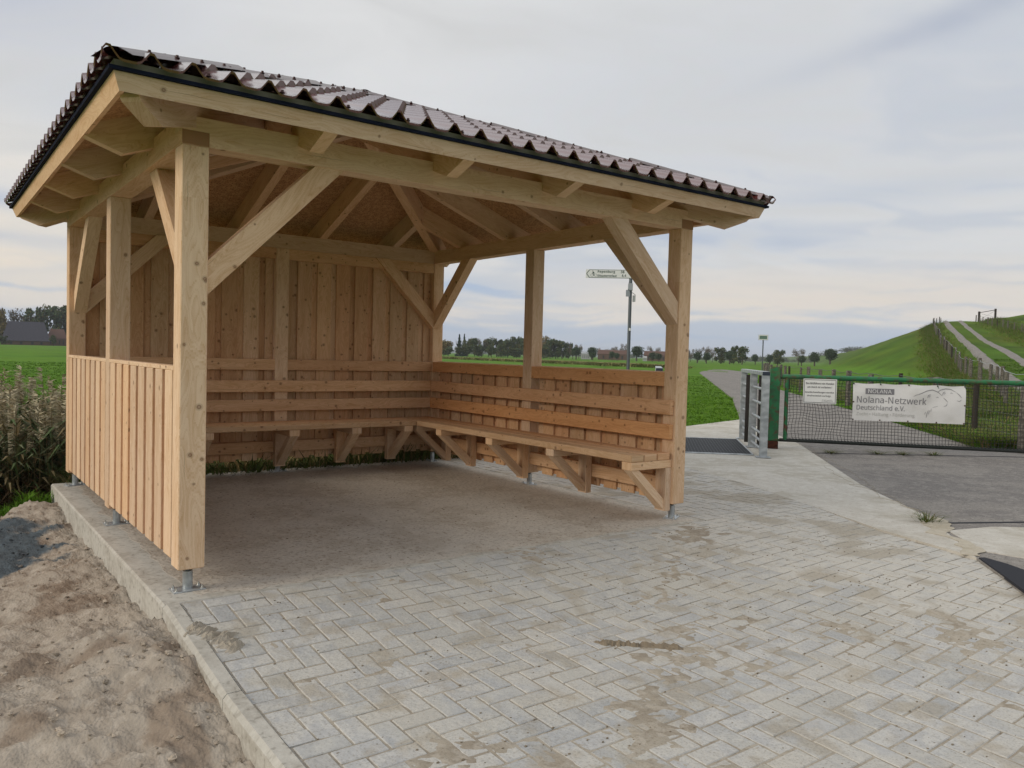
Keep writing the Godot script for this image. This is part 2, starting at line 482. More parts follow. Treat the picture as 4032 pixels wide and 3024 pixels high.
# ---------------------------------------------------------------- sky
var sky_f := FastNoiseLite.new()
var sky_g := FastNoiseLite.new()
func sky_color(be: float, el: float) -> Vector3:
	var white := Vector3(0.832, 0.836, 0.838)
	var blue := Vector3(0.69, 0.722, 0.768)
	var cream := Vector3(0.855, 0.825, 0.79)
	var low_blue := Vector3(0.675, 0.725, 0.795)
	if el <= -1.0:
		return Vector3(0.40, 0.42, 0.34)
	var er := deg_to_rad(maxf(el, 0.0))
	var b := deg_to_rad(be)
	# cloud sheet overhead, drawn out along one wind direction
	var k := 1.0 / (sin(er) + 0.10)
	var px := sin(b) * cos(er) * k
	var py := -cos(b) * cos(er) * k
	var q := Vector2(px * 0.86 + py * 0.5, -px * 0.5 + py * 0.86)
	var warp := sky_g.get_noise_2d(q.x * 0.5, q.y * 0.5) * 0.5
	var n1 := sky_f.get_noise_2d(q.x * 0.42 + warp, q.y * 1.15 + warp)
	var n2 := sky_f.get_noise_2d(q.x * 0.16 + 31.0, q.y * 0.3 + 9.0 + warp * 0.4)
	var c := white.lerp(blue, smoothstep(-0.05, 0.5, n1 * 0.8 + n2 * 0.7) * 0.7)
	c *= 1.0 + 0.07 * n1
	for fm in SKY_FORMS:
		var dx := wrapf(be - fm[0], -180.0, 180.0)
		var dy: float = el - fm[1] - dx * fm[4]
		var g := exp(-pow(dx / fm[2], 2.0) - pow((dy + n1 * 0.5 * fm[3]) / fm[3], 2.0))
		c = c.lerp(fm[5], clampf(g * fm[6] * (1.0 + n1 * 1.2), 0.0, 1.0))
	# long thin banks low down
	var bend := el + sky_g.get_noise_2d(be * 0.05, el * 0.1) * 1.2
	var n3 := sky_f.get_noise_2d(be * 0.035 + 40.0, bend * 0.75)
	var n4 := sky_g.get_noise_2d(be * 0.02 + 70.0, el * 0.2)
	var lowc := cream.lerp(low_blue, smoothstep(-0.02, 0.40, n3 * 0.9 + n4 * 0.4))
	c = c.lerp(lowc, (1.0 - smoothstep(2.5, 7.5, el + n4 * 2.0)) * 0.6)
	# blue-grey bank on the horizon
	var rim := 1.9 + 0.7 * smoothstep(30.0, 55.0, be) + sky_g.get_noise_2d(be * 0.05, 3.0) * 0.8 + sky_f.get_noise_2d(be * 0.3, 8.0) * 0.15
	c = c.lerp(low_blue, (1.0 - smoothstep(rim - 0.25, rim + 0.2, el)) * 0.75)
	return c * (1.0 + 0.10 * smoothstep(25.0, 65.0, el))

# broad cloud forms: bearing, height, widths, tilt, colour, strength
const SKY_FORMS := [
	[3.0, 21.0, 12.0, 4.0, 0.10, Vector3(0.67, 0.70, 0.78), 0.75], [14.0, 15.5, 10.0, 2.2, 0.15, Vector3(0.74, 0.765, 0.81), 0.5],
	[17.0, 24.5, 11.0, 3.0, 0.12, Vector3(0.88, 0.88, 0.88), 0.7], [27.0, 20.0, 10.0, 4.0, 0.0, Vector3(0.865, 0.865, 0.865), 0.6],
	[55.0, 17.0, 22.0, 7.0, 0.0, Vector3(0.765, 0.785, 0.82), 0.6], [63.5, 20.5, 9.0, 0.9, 0.26, Vector3(0.66, 0.69, 0.755), 0.42],
	[52.0, 22.5, 9.0, 1.0, 0.2, Vector3(0.82, 0.83, 0.85), 0.5], [35.5, 4.6, 8.0, 0.85, -0.03, Vector3(0.655, 0.73, 0.83), 0.9],
	[50.0, 8.4, 9.0, 1.0, -0.06, Vector3(0.69, 0.735, 0.805), 0.55], [62.0, 11.0, 10.0, 0.9, 0.05, Vector3(0.70, 0.74, 0.80), 0.4],
	[3.0, 5.2, 10.0, 3.4, 0.0, Vector3(0.92, 0.87, 0.80), 0.8], [2.0, 8.6, 7.0, 0.6, -0.05, Vector3(0.64, 0.70, 0.80), 0.6], [5.0, 6.2, 6.0, 0.35, -0.04, Vector3(0.66, 0.71, 0.79), 0.5],
	[3.0, 11.5, 8.0, 2.0, -0.1, Vector3(0.88, 0.86, 0.83), 0.6], [56.0, 4.2, 18.0, 1.4, 0.02, Vector3(0.865, 0.835, 0.795), 0.8], [32.0, 2.6, 10.0, 0.8, 0.0, Vector3(0.88, 0.84, 0.80), 0.7]]

func make_sky() -> ImageTexture:
	sky_f.seed = 5
	sky_f.frequency = 1.0
	sky_f.fractal_octaves = 5
	sky_f.fractal_gain = 0.55
	sky_g.seed = 19
	sky_g.frequency = 1.0
	sky_g.fractal_octaves = 4
	# the whole round at half size, the part in view again at full size
	var w := 768
	var h := 384
	var d := PackedByteArray()
	d.resize(w * h * 3)
	for y in h:
		for x in w:
			var i := (y * w + x) * 3
			var c := sky_color((x + 0.5) * 360.0 / w, 90.0 - (y + 0.5) * 180.0 / h)
			d[i] = to8(c.x); d[i + 1] = to8(c.y); d[i + 2] = to8(c.z)
	var im := Image.create_from_data(w, h, false, Image.FORMAT_RGB8, d)
	im.resize(3072, 1536, Image.INTERPOLATE_CUBIC)
	var x1 := int(80.0 / 360.0 * 3072)
	var y0 := int(55.0 / 180.0 * 1536)
	var d2 := PackedByteArray()
	d2.resize(x1 * (768 - y0) * 3)
	for y in range(y0, 768):
		for x in x1:
			var i := ((y - y0) * x1 + x) * 3
			var c := sky_color((x + 0.5) * 360.0 / 3072, 90.0 - (y + 0.5) * 180.0 / 1536)
			d2[i] = to8(c.x); d2[i + 1] = to8(c.y); d2[i + 2] = to8(c.z)
	im.blit_rect(Image.create_from_data(x1, 768 - y0, false, Image.FORMAT_RGB8, d2), Rect2i(0, 0, x1, 768 - y0), Vector2i(0, y0))
	return ImageTexture.create_from_image(im)

# ---------------------------------------------------------------- land
func pave_y(x: float, z: float) -> float:
	var fz := 0.0
	if z > 0.22:
		fz = 0.105 * (minf(z, 1.3) - 0.22) + 0.028 * maxf(0.0, z - 1.3)
	return -fz * (1.0 - 0.85 * smoothstep(1.6, 4.6, x))

const FENCE_Y := [[20.0, 0.0], [27.0, 0.2], [56.0, 0.8], [69.0, 1.7], [101.0, 3.65], [149.0, 8.0], [170.0, 8.15], [4000.0, 8.15]]
var dike_dir := Vector2(sin(deg_to_rad(57.9)), -cos(deg_to_rad(57.9)))

func table(rows: Array, a: float) -> float:
	if a <= rows[0][0]: return rows[0][1]
	for k in range(1, rows.size()):
		if a <= rows[k][0]:
			return lerpf(rows[k - 1][1], rows[k][1], (a - rows[k - 1][0]) / (rows[k][0] - rows[k - 1][0]))
	return rows[rows.size() - 1][1]

func shoulder(a: float) -> float:
	return 2.8 + 0.0945 * minf(a, 149.0) - 0.000053 * pow(maxf(0.0, a - 300.0), 2.0)

func dike_y(a: float, l: float) -> float:
	if a < 5.0: return 0.0
	var lf := shoulder(a)
	var yf := table(FENCE_Y, a)
	var y := yf
	if l < lf:
		y = maxf(0.0, yf - 0.5 * (lf - l))
		var soft := yf * 0.12
		y = y if y > soft else maxf(0.0, soft - (soft - y) * 0.9)
		y = maxf(0.0, y)
	else:
		y = yf + minf(l - lf, 2.0) * 0.33 * smoothstep(30.0, 55.0, a)
		var top := 10.4
		y = minf(top, y + maxf(0.0, l - lf - 6.5) * 0.19)
	return y * smoothstep(12.0, 40.0, a)

func land_y(x: float, z: float) -> float:
	var p := Vector2(x - eye.x, z - eye.z)
	var a := p.dot(dike_dir)
	var l := p.dot(Vector2(-dike_dir.y, dike_dir.x))
	var y := -0.05 + dike_y(a, l)
	var near := 1.0 - smoothstep(9.0, 16.0, Vector2(x + 1.0, z).length())
	y -= 0.25 * near * (1.0 - smoothstep(2.0, 6.0, x))
	y -= 0.75 * exp(-pow((z + 6.0) / 1.1, 2.0)) * (1.0 - smoothstep(4.0, 6.5, x))
	var r := p.length()
	y += fbm.get_noise_2d(x * 0.35, z * 0.35) * 0.05 * smoothstep(8.0, 20.0, r)
	y += fbm.get_noise_2d(x * 0.06, z * 0.06 + 90.0) * 0.12 * smoothstep(0.3, 3.0, y)
	return y

func make_land() -> void:
	var b := MB.new()
	b.colored = true
	var rings := []
	var r := 0.8
	while r < 4200.0:
		rings.append(r)
		r *= 1.045 if r < 400.0 else 1.06
	var angs := []
	var t := -180.0
	while t < 180.0:
		angs.append(t)
		t += 0.6 if (t > -5.0 and t < 78.0) else 4.0
	angs.append(180.0)
	var hs := []
	var cs := []
	for i in rings.size():
		var row := PackedVector3Array()
		var crow := PackedColorArray()
		for k in angs.size():
			var an := deg_to_rad(angs[k])
			var x: float = eye.x + sin(an) * rings[i]
			var z: float = eye.z - cos(an) * rings[i]
			row.append(Vector3(x, land_y(x, z), z))
			# grass kinds: dry strip by the ditch, rough tan growth along the fences
			var c := Color(1, 1, 1)
			var f := fbm2.get_noise_2d(x * 0.9, z * 0.9)
			var p := Vector2(x - eye.x, z - eye.z)
			var a := p.dot(dike_dir)
			var l := p.dot(Vector2(-dike_dir.y, dike_dir.x))
			var dry := 0.0
			if a > 20.0:
				dry = exp(-pow((l - shoulder(a) + 0.7) / 1.3, 2.0)) * clampf(0.75 + f * 1.6, 0.0, 1.0)
				dry = maxf(dry, exp(-pow((l - shoulder(a) - 8.0) / 1.6, 2.0)) * clampf(0.7 + f * 1.6, 0.0, 1.0) * smoothstep(60.0, 80.0, a))
			c = c.lerp(Color(2.6, 1.15, 2.8), clampf(dry, 0.0, 1.0) * 0.75)
			if z < -4.3 and z > -8.5 and x < 5.5:
				c = c.lerp(Color(0.9, 0.45, 1.4), 0.7)
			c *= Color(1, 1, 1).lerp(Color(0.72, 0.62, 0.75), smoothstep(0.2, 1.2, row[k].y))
			var mot := 1.0 + 0.45 * fbm.get_noise_2d(x * 0.13 + 5.0, z * 0.13) + 0.40 * fbm2.get_noise_2d(x * 0.6, z * 0.6)
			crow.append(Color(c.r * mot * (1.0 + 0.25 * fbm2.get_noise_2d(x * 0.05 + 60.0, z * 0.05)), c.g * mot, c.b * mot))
		hs.append(row)
		cs.append(crow)
	var verts := PackedVector3Array()
	var cols := PackedColorArray()
	var idx := PackedInt32Array()
	var na := angs.size()
	for i in rings.size():
		verts.append_array(hs[i])
		cols.append_array(cs[i])
	for i in rings.size() - 1:
		for k in na - 1:
			var q := i * na + k
			idx.append_array(PackedInt32Array([q, q + na, q + 1, q + 1, q + na, q + na + 1]))
	var st := SurfaceTool.new()
	var arr := []
	arr.resize(Mesh.ARRAY_MAX)
	arr[Mesh.ARRAY_VERTEX] = verts
	arr[Mesh.ARRAY_COLOR] = cols
	arr[Mesh.ARRAY_INDEX] = idx
	var am := ArrayMesh.new()
	am.add_surface_from_arrays(Mesh.PRIMITIVE_TRIANGLES, arr)
	st.create_from(am, 0)
	st.generate_normals()
	var m := st.commit()
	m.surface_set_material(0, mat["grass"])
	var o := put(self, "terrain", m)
	meta(o, "green meadows and grassy dike reaching to the horizon", "", "", "structure")

func sheet(called: String, poly: PackedVector2Array, m: String, y: float, thick: float, label: String) -> MeshInstance3D:
	var b := MB.new()
	# prism polygon lies in local xy; turn it so that local z points up
	b.prism(poly, -thick, 0.0, Transform3D(Basis(Vector3(1, 0, 0), Vector3(0, 0, 1), Vector3(0, 1, 0)), Vector3(0, y, 0)))
	return structure(called, b, m, label)

const ASPHALT := [4.1, 2.6, 4.75, 2.04, 5.94, 1.14, 7.12, -0.16, 10.31, -3.05, 13.67, -6.77, 21.85, -13.35, 60.0, -47.0, 66.0, -51.8, 129.0, -98.3, 190.0, -140.0, 260.0, -178.0, 262.0, -175.0, 191.0, -136.6, 130.5, -95.3, 68.5, -48.5, 44.0, -29.4, 18.6, -6.5, 12.74, -1.33, 13.4, 1.5, 17.0, 8.0, 6.0, 12.0, 1.5, 5.0]
const PAD := [5.05, 1.17, 5.49, 0.27, 6.0, -0.87, 6.42, -2.08, 6.6, -4.1, 6.6, -5.3, 10.95, -6.03, 13.67, -6.77, 10.31, -3.05, 7.12, -0.16, 5.94, 1.14, 4.75, 2.04]
const PAVED := [-0.095, 0.226, 4.07, 0.226, 4.07, -4.1, 6.6, -4.1, 6.42, -2.08, 6.0, -0.87, 5.49, 0.27, 5.05, 1.17, 4.75, 2.04, 4.1, 2.6, 1.5, 4.9, -0.095, 4.9]

func make_roads() -> void:
	sheet("road", P2(ASPHALT), "asphalt", -0.004, 0.05, "grey asphalt road running under the gate and along the dike")
	sheet("concrete_path", P2(PAD), "pad", 0.0, 0.1, "pale broom-finished concrete beside the cattle grid")
	# black strip of fresh tar along the paving's edge
	var tp := P2([4.74, 2.06, 4.09, 2.60, 3.53, 3.10, 3.62, 3.22, 3.95, 2.96, 4.10, 2.90, 4.26, 2.72, 4.42, 2.64, 4.55, 2.45, 4.64, 2.40, 4.73, 2.24, 4.78, 2.08])
	var o := sheet("tar_strip", tp, "tar", 0.006, 0.02, "black strip of fresh tar between paving and asphalt")
	# spilt cement film on the asphalt
	o = sheet("road_patch", P2([5.0, 1.98, 5.5, 1.50, 6.0, 1.62, 6.4, 1.9, 6.1, 2.4, 5.6, 2.9, 5.2, 2.75, 5.05, 2.35]), "pad", 0.0005, 0.01, "pale cement film spilt on the asphalt")
	for q in [[[10.2, -2.95], [7.12, -0.16], 0.0], [[7.12, -0.16], [5.94, 1.14], 3.0], [[5.94, 1.14], [4.80, 2.02], 6.0]]:
		var a := Vector2(q[0][0], q[0][1])
		var c := Vector2(q[1][0], q[1][1])
		var nn := (c - a).normalized().orthogonal()
		var left := PackedVector2Array()
		var right := PackedVector2Array()
		for i in 41:
			var p := a.lerp(c, i / 40.0)
			left.append(p + nn * (0.06 + 0.16 * fbm.get_noise_2d(i * 0.06 + q[2], 5.0)))
			right.append(p - nn * (0.08 + 0.22 * fbm.get_noise_2d(i * 0.05 + q[2], 9.0)))
		right.reverse()
		left.append_array(right)
		sheet("dust_strip", left, "dust", 0.003 + q[2] * 0.0002, 0.004, "ragged strip of sandy dust between concrete and asphalt")
	# open joints in the asphalt
	for j in [[5.74, 1.30, 8.4, 2.65, 0.018], [9.35, -2.22, 13.2, 0.35, 0.02]]:
		var a := Vector2(j[0], j[1])
		var e := Vector2(j[2], j[3])
		var s: Vector2 = (e - a).normalized().orthogonal() * j[4]
		sheet("road_joint", PackedVector2Array([a - s, e - s, e + s, a + s]), "tar", 0.0, 0.01, "dark open joint across the asphalt")
	# slab
	var b := MB.new()
	b.box(Transform3D(Basis.IDENTITY, Vector3(1.945, -0.2, -1.925)), Vector3(4.246, 0.4, 4.29), 0.012)
	structure("concrete_slab", b, "concrete", "cast concrete slab under the shelter")
	# film of dried mud trodden over it, ragged at the edge
	var ring := PackedVector2Array()
	var corners := [Vector2(-0.02, 0.19), Vector2(4.02, 0.19), Vector2(4.02, -4.0), Vector2(-0.02, -4.0)]
	for k in 4:
		for i in 40:
			var p: Vector2 = corners[k].lerp(corners[(k + 1) % 4], i / 40.0)
			ring.append(p + Vector2(fbm.get_noise_2d(p.x * 4.0, p.y * 4.0), fbm.get_noise_2d(p.x * 4.0 + 40.0, p.y * 4.0)) * 0.09 + Vector2(1.9 - p.x, -1.9 - p.y) * 0.012)
	sheet("mud_film", ring, "slab", 0.0015, 0.004, "film of dried mud trodden over the slab")

func bed_y(x: float, z: float) -> float:
	# sand swept into the joints, in places spread over the stones
	var patch := fbm.get_noise_2d(x * 0.75 + 11.0, z * 0.75 + 5.0) + 0.38 * fbm2.get_noise_2d(x * 8.0, z * 8.0)
	patch += 0.16 * exp(-pow((x - 1.8) / 1.4, 2.0) - pow((z - 2.2) / 1.0, 2.0))
	return -0.0034 + 0.0016 * fbm2.get_noise_2d(x * 26.0, z * 26.0) + 0.0040 * fbm2.get_noise_2d(x * 9.0, z * 9.0 + 4.0) + 0.012 * maxf(0.0, patch - 0.27)

func make_paving() -> void:
	var root := Node3D.new()
	root.name = "paving"
	add_child(root)
	meta(root, "grey concrete pavers laid in herringbone before the shelter", "", "", "structure")
	# sand bed seen in the joints
	var bed := MB.new()
	var poly := P2(PAVED)
	var zz := -4.2
	while zz < 4.9:
		var step := 0.1 if zz < 0.0 else (0.022 if zz < 2.9 else 0.1)
		var xx := -0.1
		while xx < 6.8:
			var st2 := step if xx < 3.6 else 0.1
			if zz >= 0.15 or xx > 3.9:
				var cell := PackedVector2Array([Vector2(xx, zz), Vector2(xx + st2, zz), Vector2(xx + st2, zz + step), Vector2(xx, zz + step)])
				var inside := true
				for w in cell:
					if not Geometry2D.is_point_in_polygon(w, poly): inside = false
				if inside:
					var p := []
					for w in cell:
						p.append(Vector3(w.x, pave_y(w.x, w.y) + bed_y(w.x, w.y), w.y))
					bed.quad(p[0], p[1], p[2], p[3], Vector3.UP)
				else:
					for pc in Geometry2D.intersect_polygons(cell, poly):
						var tr := Geometry2D.triangulate_polygon(pc)
						for k in range(0, tr.size(), 3):
							var p := []
							for q in 3:
								var w: Vector2 = pc[tr[k + q]]
								p.append(Vector3(w.x, pave_y(w.x, w.y) + bed_y(w.x, w.y), w.y))
							bed.tri(p[0], p[1], p[2], Vector3.UP)
			xx += st2
		zz += step
	build(root, "sand_bed", bed, "joint_sand")
	# stones
	var u := 0.1015
	var list := []
	for i in range(-4, 68):
		for j in range(-45, 48):
			var k := posmod(i - j, 4)
			if k != 0 and k != 3: continue
			var c := Vector2(0.012 + i * u, 0.228 + j * u)
			var s := Vector2(2 * u, u) if k == 0 else Vector2(u, 2 * u)
			var g := 0.0043
			var q := PackedVector2Array([c + Vector2(g, g), c + Vector2(s.x - g, g), c + s - Vector2(g, g), c + Vector2(g, s.y - g)])
			var mid := c + s * 0.5
			var cp := cam_basis.inverse() * (Vector3(mid.x, pave_y(mid.x, mid.y), mid.y) - eye)
			if cp.z > -0.5: continue
			var sx := cp.x / -cp.z * FOCAL / 2016.0
			var sy := cp.y / -cp.z * FOCAL / 1512.0
			if absf(sx) > 1.35 or sy < -1.45: continue
			for pc in Geometry2D.intersect_polygons(q, poly):
				if Geometry2D.is_polygon_clockwise(pc) and false: continue
				var seen := absf(sx) < 1.02 and sy > -1.02 and not (mid.y < 0.2 and mid.x < 6.6 and mid.x > 4.0 and sx < 0.32)
				list.append([(-cp.z if seen else -cp.z + 50.0), pc, mid, k])
	list.sort_custom(func(a, b): return a[0] < b[0])
	var meshes := {}
	var rest := MB.new()
	var rest_dusty := MB.new()
	var count := 0
	for e in list:
		var pc: PackedVector2Array = e[1]
		var mid: Vector2 = e[2]
		var y := pave_y(mid.x, mid.y)
		var gx := (pave_y(mid.x + 0.05, mid.y) - pave_y(mid.x - 0.05, mid.y)) / 0.1
		var gz := (pave_y(mid.x, mid.y + 0.05) - pave_y(mid.x, mid.y - 0.05)) / 0.1
		var tilt := Basis(Vector3(1, gx + rng.randf_range(-0.008, 0.008), 0), Vector3(-gx, 1, -gz), Vector3(0, gz + rng.randf_range(-0.008, 0.008), 1)).orthonormalized()
		var at := Vector3(mid.x, y + rng.randf_range(-0.0015, 0.0015), mid.y)
		var area := 0.0
		for k in pc.size():
			area += pc[k].cross(pc[(k + 1) % pc.size()])
		var whole := absf(area) * 0.5 > 0.0175 and pc.size() == 4
		var b := rest_dusty if mid.x > 3.3 + 0.5 * fbm.get_noise_2d(mid.x * 2.0, mid.y * 2.0) else rest
		var x := Transform3D(tilt, at)
		var v := rng.randi() % 6
		if rng.randf() < 0.35: v = 0
		if count < 300:
			if whole:
				var key := "%d_%d" % [e[3], v]
				if not meshes.has(key):
					var nb := MB.new()
					var s := Vector3(2 * u - 0.0086, 0.07, u - 0.0086) if e[3] == 0 else Vector3(u - 0.0086, 0.07, 2 * u - 0.0086)
					nb.box(Transform3D(Basis.IDENTITY, Vector3(0, -0.035, 0)), s, 0.0035)
					meshes[key] = nb.mesh(mat["paver%d" % v])
				put(root, "paver", meshes[key], x)
				count += 1
				continue
			b = MB.new()
		var loc := PackedVector2Array()
		for w in pc:
			loc.append(w - mid)
		b.prism(loc, -0.05, 0.0, x * Transform3D(Basis(Vector3(1, 0, 0), Vector3(0, 0, 1), Vector3(0, 1, 0)), Vector3.ZERO))
		if count < 300:
			build(root, "paver", b, "paver%d" % v)
			count += 1
	for q in [[rest, "paver2"], [rest_dusty, "paver_dusty"]]:
		var o := build(root, "paver_rest", q[0], q[1])
		o.set_meta("kind", "stuff")
	# edging kerb along the left side
	for k in 5:
		var z0 := 0.224 + k * 1.003
		var z1 := z0 + 0.998
		var kb := MB.new()
		var prof := P2([-0.178, -0.25, -0.178, -0.020, -0.160, 0.0, -0.101, 0.0, -0.098, -0.25])
		for q in 4:
			var za := lerpf(z0, z1, q / 4.0)
			var zb := lerpf(z0, z1, (q + 1) / 4.0)
			var ya := pave_y(-0.1, za) + 0.006
			var yb := pave_y(-0.1, zb) + 0.006
			for w in prof.size() - 1:
				var a := prof[w]
				var c := prof[w + 1]
				kb.quad(Vector3(a.x, a.y + ya, za), Vector3(c.x, c.y + ya, za), Vector3(c.x, c.y + yb, zb), Vector3(a.x, a.y + yb, zb), Vector3(-(c.y - a.y) * -1.0 * -1.0, c.x - a.x, 0) if true else Vector3.UP)
			if q == 0 or q == 3:
				var ze := za if q == 0 else zb
				var ye := ya if q == 0 else yb
				for w in range(1, prof.size() - 1):
					kb.tri(Vector3(prof[0].x, prof[0].y + ye, ze), Vector3(prof[w].x, prof[w].y + ye, ze), Vector3(prof[w + 1].x, prof[w + 1].y + ye, ze), Vector3(0, 0, -1 if q == 0 else 1))
		build(root, "kerb_stone", kb, "concrete")

func sand_y(x: float, z: float) -> float:
	var d := -0.178 - x
	var y := -0.165 - 0.03 * smoothstep(-1.0, -3.8, z)
	if z > 0.2:
		y = pave_y(-0.1, z) - 0.10 + 0.02 * sin(z * 2.3)
	y -= 0.07 * smoothstep(0.0, 0.8, d) + 0.03 * smoothstep(0.5, 2.5, d)
	y -= 0.30 * smoothstep(-3.75 + 0.45 * smoothstep(0.2, 0.6, d), -4.4 + 0.45 * smoothstep(0.2, 0.6, d), z)
	y += fbm.get_noise_2d(x * 2.2, z * 2.2) * 0.05
	y += fbm.get_noise_2d(x * 7.0 + 50.0, z * 12.0) * 0.02
	y += absf(fbm2.get_noise_2d(x * 24.0, z * 17.0)) * 0.03
	# heap spilling over towards the grass
	y += 0.10 * exp(-(pow((x + 0.42) / 0.35, 2.0) + pow((z + 3.55) / 0.5, 2.0)))
	y += 0.05 * exp(-(pow((x + 0.3) / 0.22, 2.0) + pow((z - 0.75) / 0.5, 2.0)))
	return y

func make_sand() -> void:
	var nx := 150
	var nz := 300
	var verts := PackedVector3Array()
	var cols := PackedColorArray()
	var idx := PackedInt32Array()
	for i in nz + 1:
		for k in nx + 1:
			var s := float(k) / nx
			var x := -0.165 - 5.0 * (0.35 * s + 0.65 * s * s)
			var z := -4.6 + 9.3 * i / nz
			verts.append(Vector3(x, sand_y(x, z), z))
			# a tip of dark bluish gravel, damp clods
			var f := fbm.get_noise_2d(x * 2.0 + 7.0, z * 2.0)
			var g := 1.0 - smoothstep(0.85, 1.0, Vector2((x + 0.95) / 0.66, (z + 2.5) / 0.95).length() + f * 0.45)
			var c := Color(1, 1, 1)
			var damp := smoothstep(0.12, 0.34, fbm2.get_noise_2d(x * 1.6 + 20.0, z * 1.6))
			c = c.lerp(Color(0.72, 0.66, 0.62), damp)
			c = c.lerp(Color(0.24, 0.34, 0.47), g)
			cols.append(c)
	for i in nz:
		for k in nx:
			var q := i * (nx + 1) + k
			idx.append_array(PackedInt32Array([q, q + 1, q + nx + 1, q + 1, q + nx + 2, q + nx + 1]))
	var arr := []
	arr.resize(Mesh.ARRAY_MAX)
	arr[Mesh.ARRAY_VERTEX] = verts
	arr[Mesh.ARRAY_COLOR] = cols
	arr[Mesh.ARRAY_INDEX] = idx
	var am := ArrayMesh.new()
	am.add_surface_from_arrays(Mesh.PRIMITIVE_TRIANGLES, arr)
	var st := SurfaceTool.new()
	st.create_from(am, 0)
	st.generate_normals()
	var m := st.commit()
	m.surface_set_material(0, mat["sand"])
	var o := put(self, "sand_ground", m)
	meta(o, "trampled sandy soil with a dark gravel tip beside the slab", "", "", "structure")
	# loose clods and pebbles: nobody could count them
	var cm := MB.new()
	clod(cm, Vector3.ZERO, 1.0, 3)
	var mm := MultiMesh.new()
	mm.transform_format = MultiMesh.TRANSFORM_3D
	mm.use_colors = true
	mm.mesh = cm.mesh(mat["sand_clod"])
	var n := 1500
	mm.instance_count = n
	for k in n:
		var x := -0.2 - 2.4 * pow(rng.randf(), 1.4)
		var z := rng.randf_range(-3.9, 3.2)
		var s := rng.randf_range(0.004, 0.010) if rng.randf() < 0.97 else rng.randf_range(0.010, 0.018)
		if absf(fbm2.get_noise_2d(x * 3.0, z * 3.0)) < 0.07: s *= 1.6
		mm.set_instance_transform(k, Transform3D(Basis(Vector3(0.3, 1, 0.1).normalized(), rng.randf() * TAU).scaled(Vector3(s, s * 0.7, s)), Vector3(x, sand_y(x, z) + s * 0.2, z)))
		var g := 1.0 - smoothstep(0.85, 1.0, Vector2((x + 0.95) / 0.66, (z + 2.5) / 0.95).length())
		mm.set_instance_color(k, Color(0.40, 0.34, 0.275).lerp(Color(0.08, 0.095, 0.11), g) * rng.randf_range(0.6, 1.15))
	var mi := MultiMeshInstance3D.new()
	mi.multimesh = mm
	mi.name = "soil_clods"
	add_child(mi)
	meta(mi, "loose clods and crumbs strewn over the sandy soil", "soil", "", "stuff")

func clod(b: MB, at: Vector3, s: float, sd: int) -> void:
	var f := FastNoiseLite.new()
	f.seed = sd
	f.frequency = 0.9
	var la := 7
	var lo := 10
	var pt := func(i: int, k: int) -> Vector3:
		var th := PI * i / la
		var ph := TAU * k / lo
		var d := Vector3(sin(th) * cos(ph), cos(th), sin(th) * sin(ph))
		return at + d * s * (1.0 + 0.9 * f.get_noise_3dv(d * 2.4))
	for i in la:
		for k in lo:
			var a: Vector3 = pt.call(i, k)
			var c: Vector3 = pt.call(i, k + 1)
			var d: Vector3 = pt.call(i + 1, k + 1)
			var e: Vector3 = pt.call(i + 1, k)
			b.quad(a, c, d, e, (a + c + d + e) * 0.25 - at)

func lump_ridge(called: String, label: String, path: Array, width: float, height: float, m: String, sd: int) -> void:
	# an uneven heap of soil along a line, lying on the paving
	var b := MB.new()
	var f := FastNoiseLite.new()
	f.seed = sd
	f.frequency = 1.0
	f.fractal_octaves = 4
	var n := 64
	var w := 14
	var rows := []
	for i in n + 1:
		var t := float(i) / n * (path.size() - 1)
		var k := mini(int(t), path.size() - 2)
		var p: Vector2 = path[k].lerp(path[k + 1], t - k)
		var d: Vector2 = (path[k + 1] - path[k]).normalized()
		var sd_ := Vector2(-d.y, d.x)
		var ends := smoothstep(0.0, 0.12, float(i) / n) * smoothstep(1.0, 0.85, float(i) / n)
		var row := []
		for q in w + 1:
			var o := (float(q) / w - 0.5) * 2.0
			var wx := width * (0.55 + 0.9 * absf(f.get_noise_2d(t * 3.0, 4.0))) * (0.3 + 0.7 * ends)
			var pp := p + sd_ * o * wx + sd_ * f.get_noise_2d(t * 1.4, 30.0) * width * 0.8
			var hh := height * maxf(0.0, 1.0 - o * o) * ends * (0.45 + 1.1 * absf(f.get_noise_2d(pp.x * 14.0, pp.y * 14.0)) + 0.7 * f.get_noise_2d(t * 2.0, 60.0))
			row.append(Vector3(pp.x, pave_y(pp.x, pp.y) - 0.002 + maxf(hh, 0.0), pp.y))
		rows.append(row)
	for i in n:
		for q in w:
			b.quad(rows[i][q], rows[i + 1][q], rows[i + 1][q + 1], rows[i][q + 1], Vector3.UP)
	var o := build(self, called, b, m)
	meta(o, label, "soil")

# ---------------------------------------------------------------- the shelter
var shelter: Node3D
func side_turn(k: int) -> Transform3D:
	var c := Vector3(L / 2, 0, -L / 2)
	var b := Basis(Vector3.UP, k * PI / 2)
	return Transform3D(b, c - b * c)

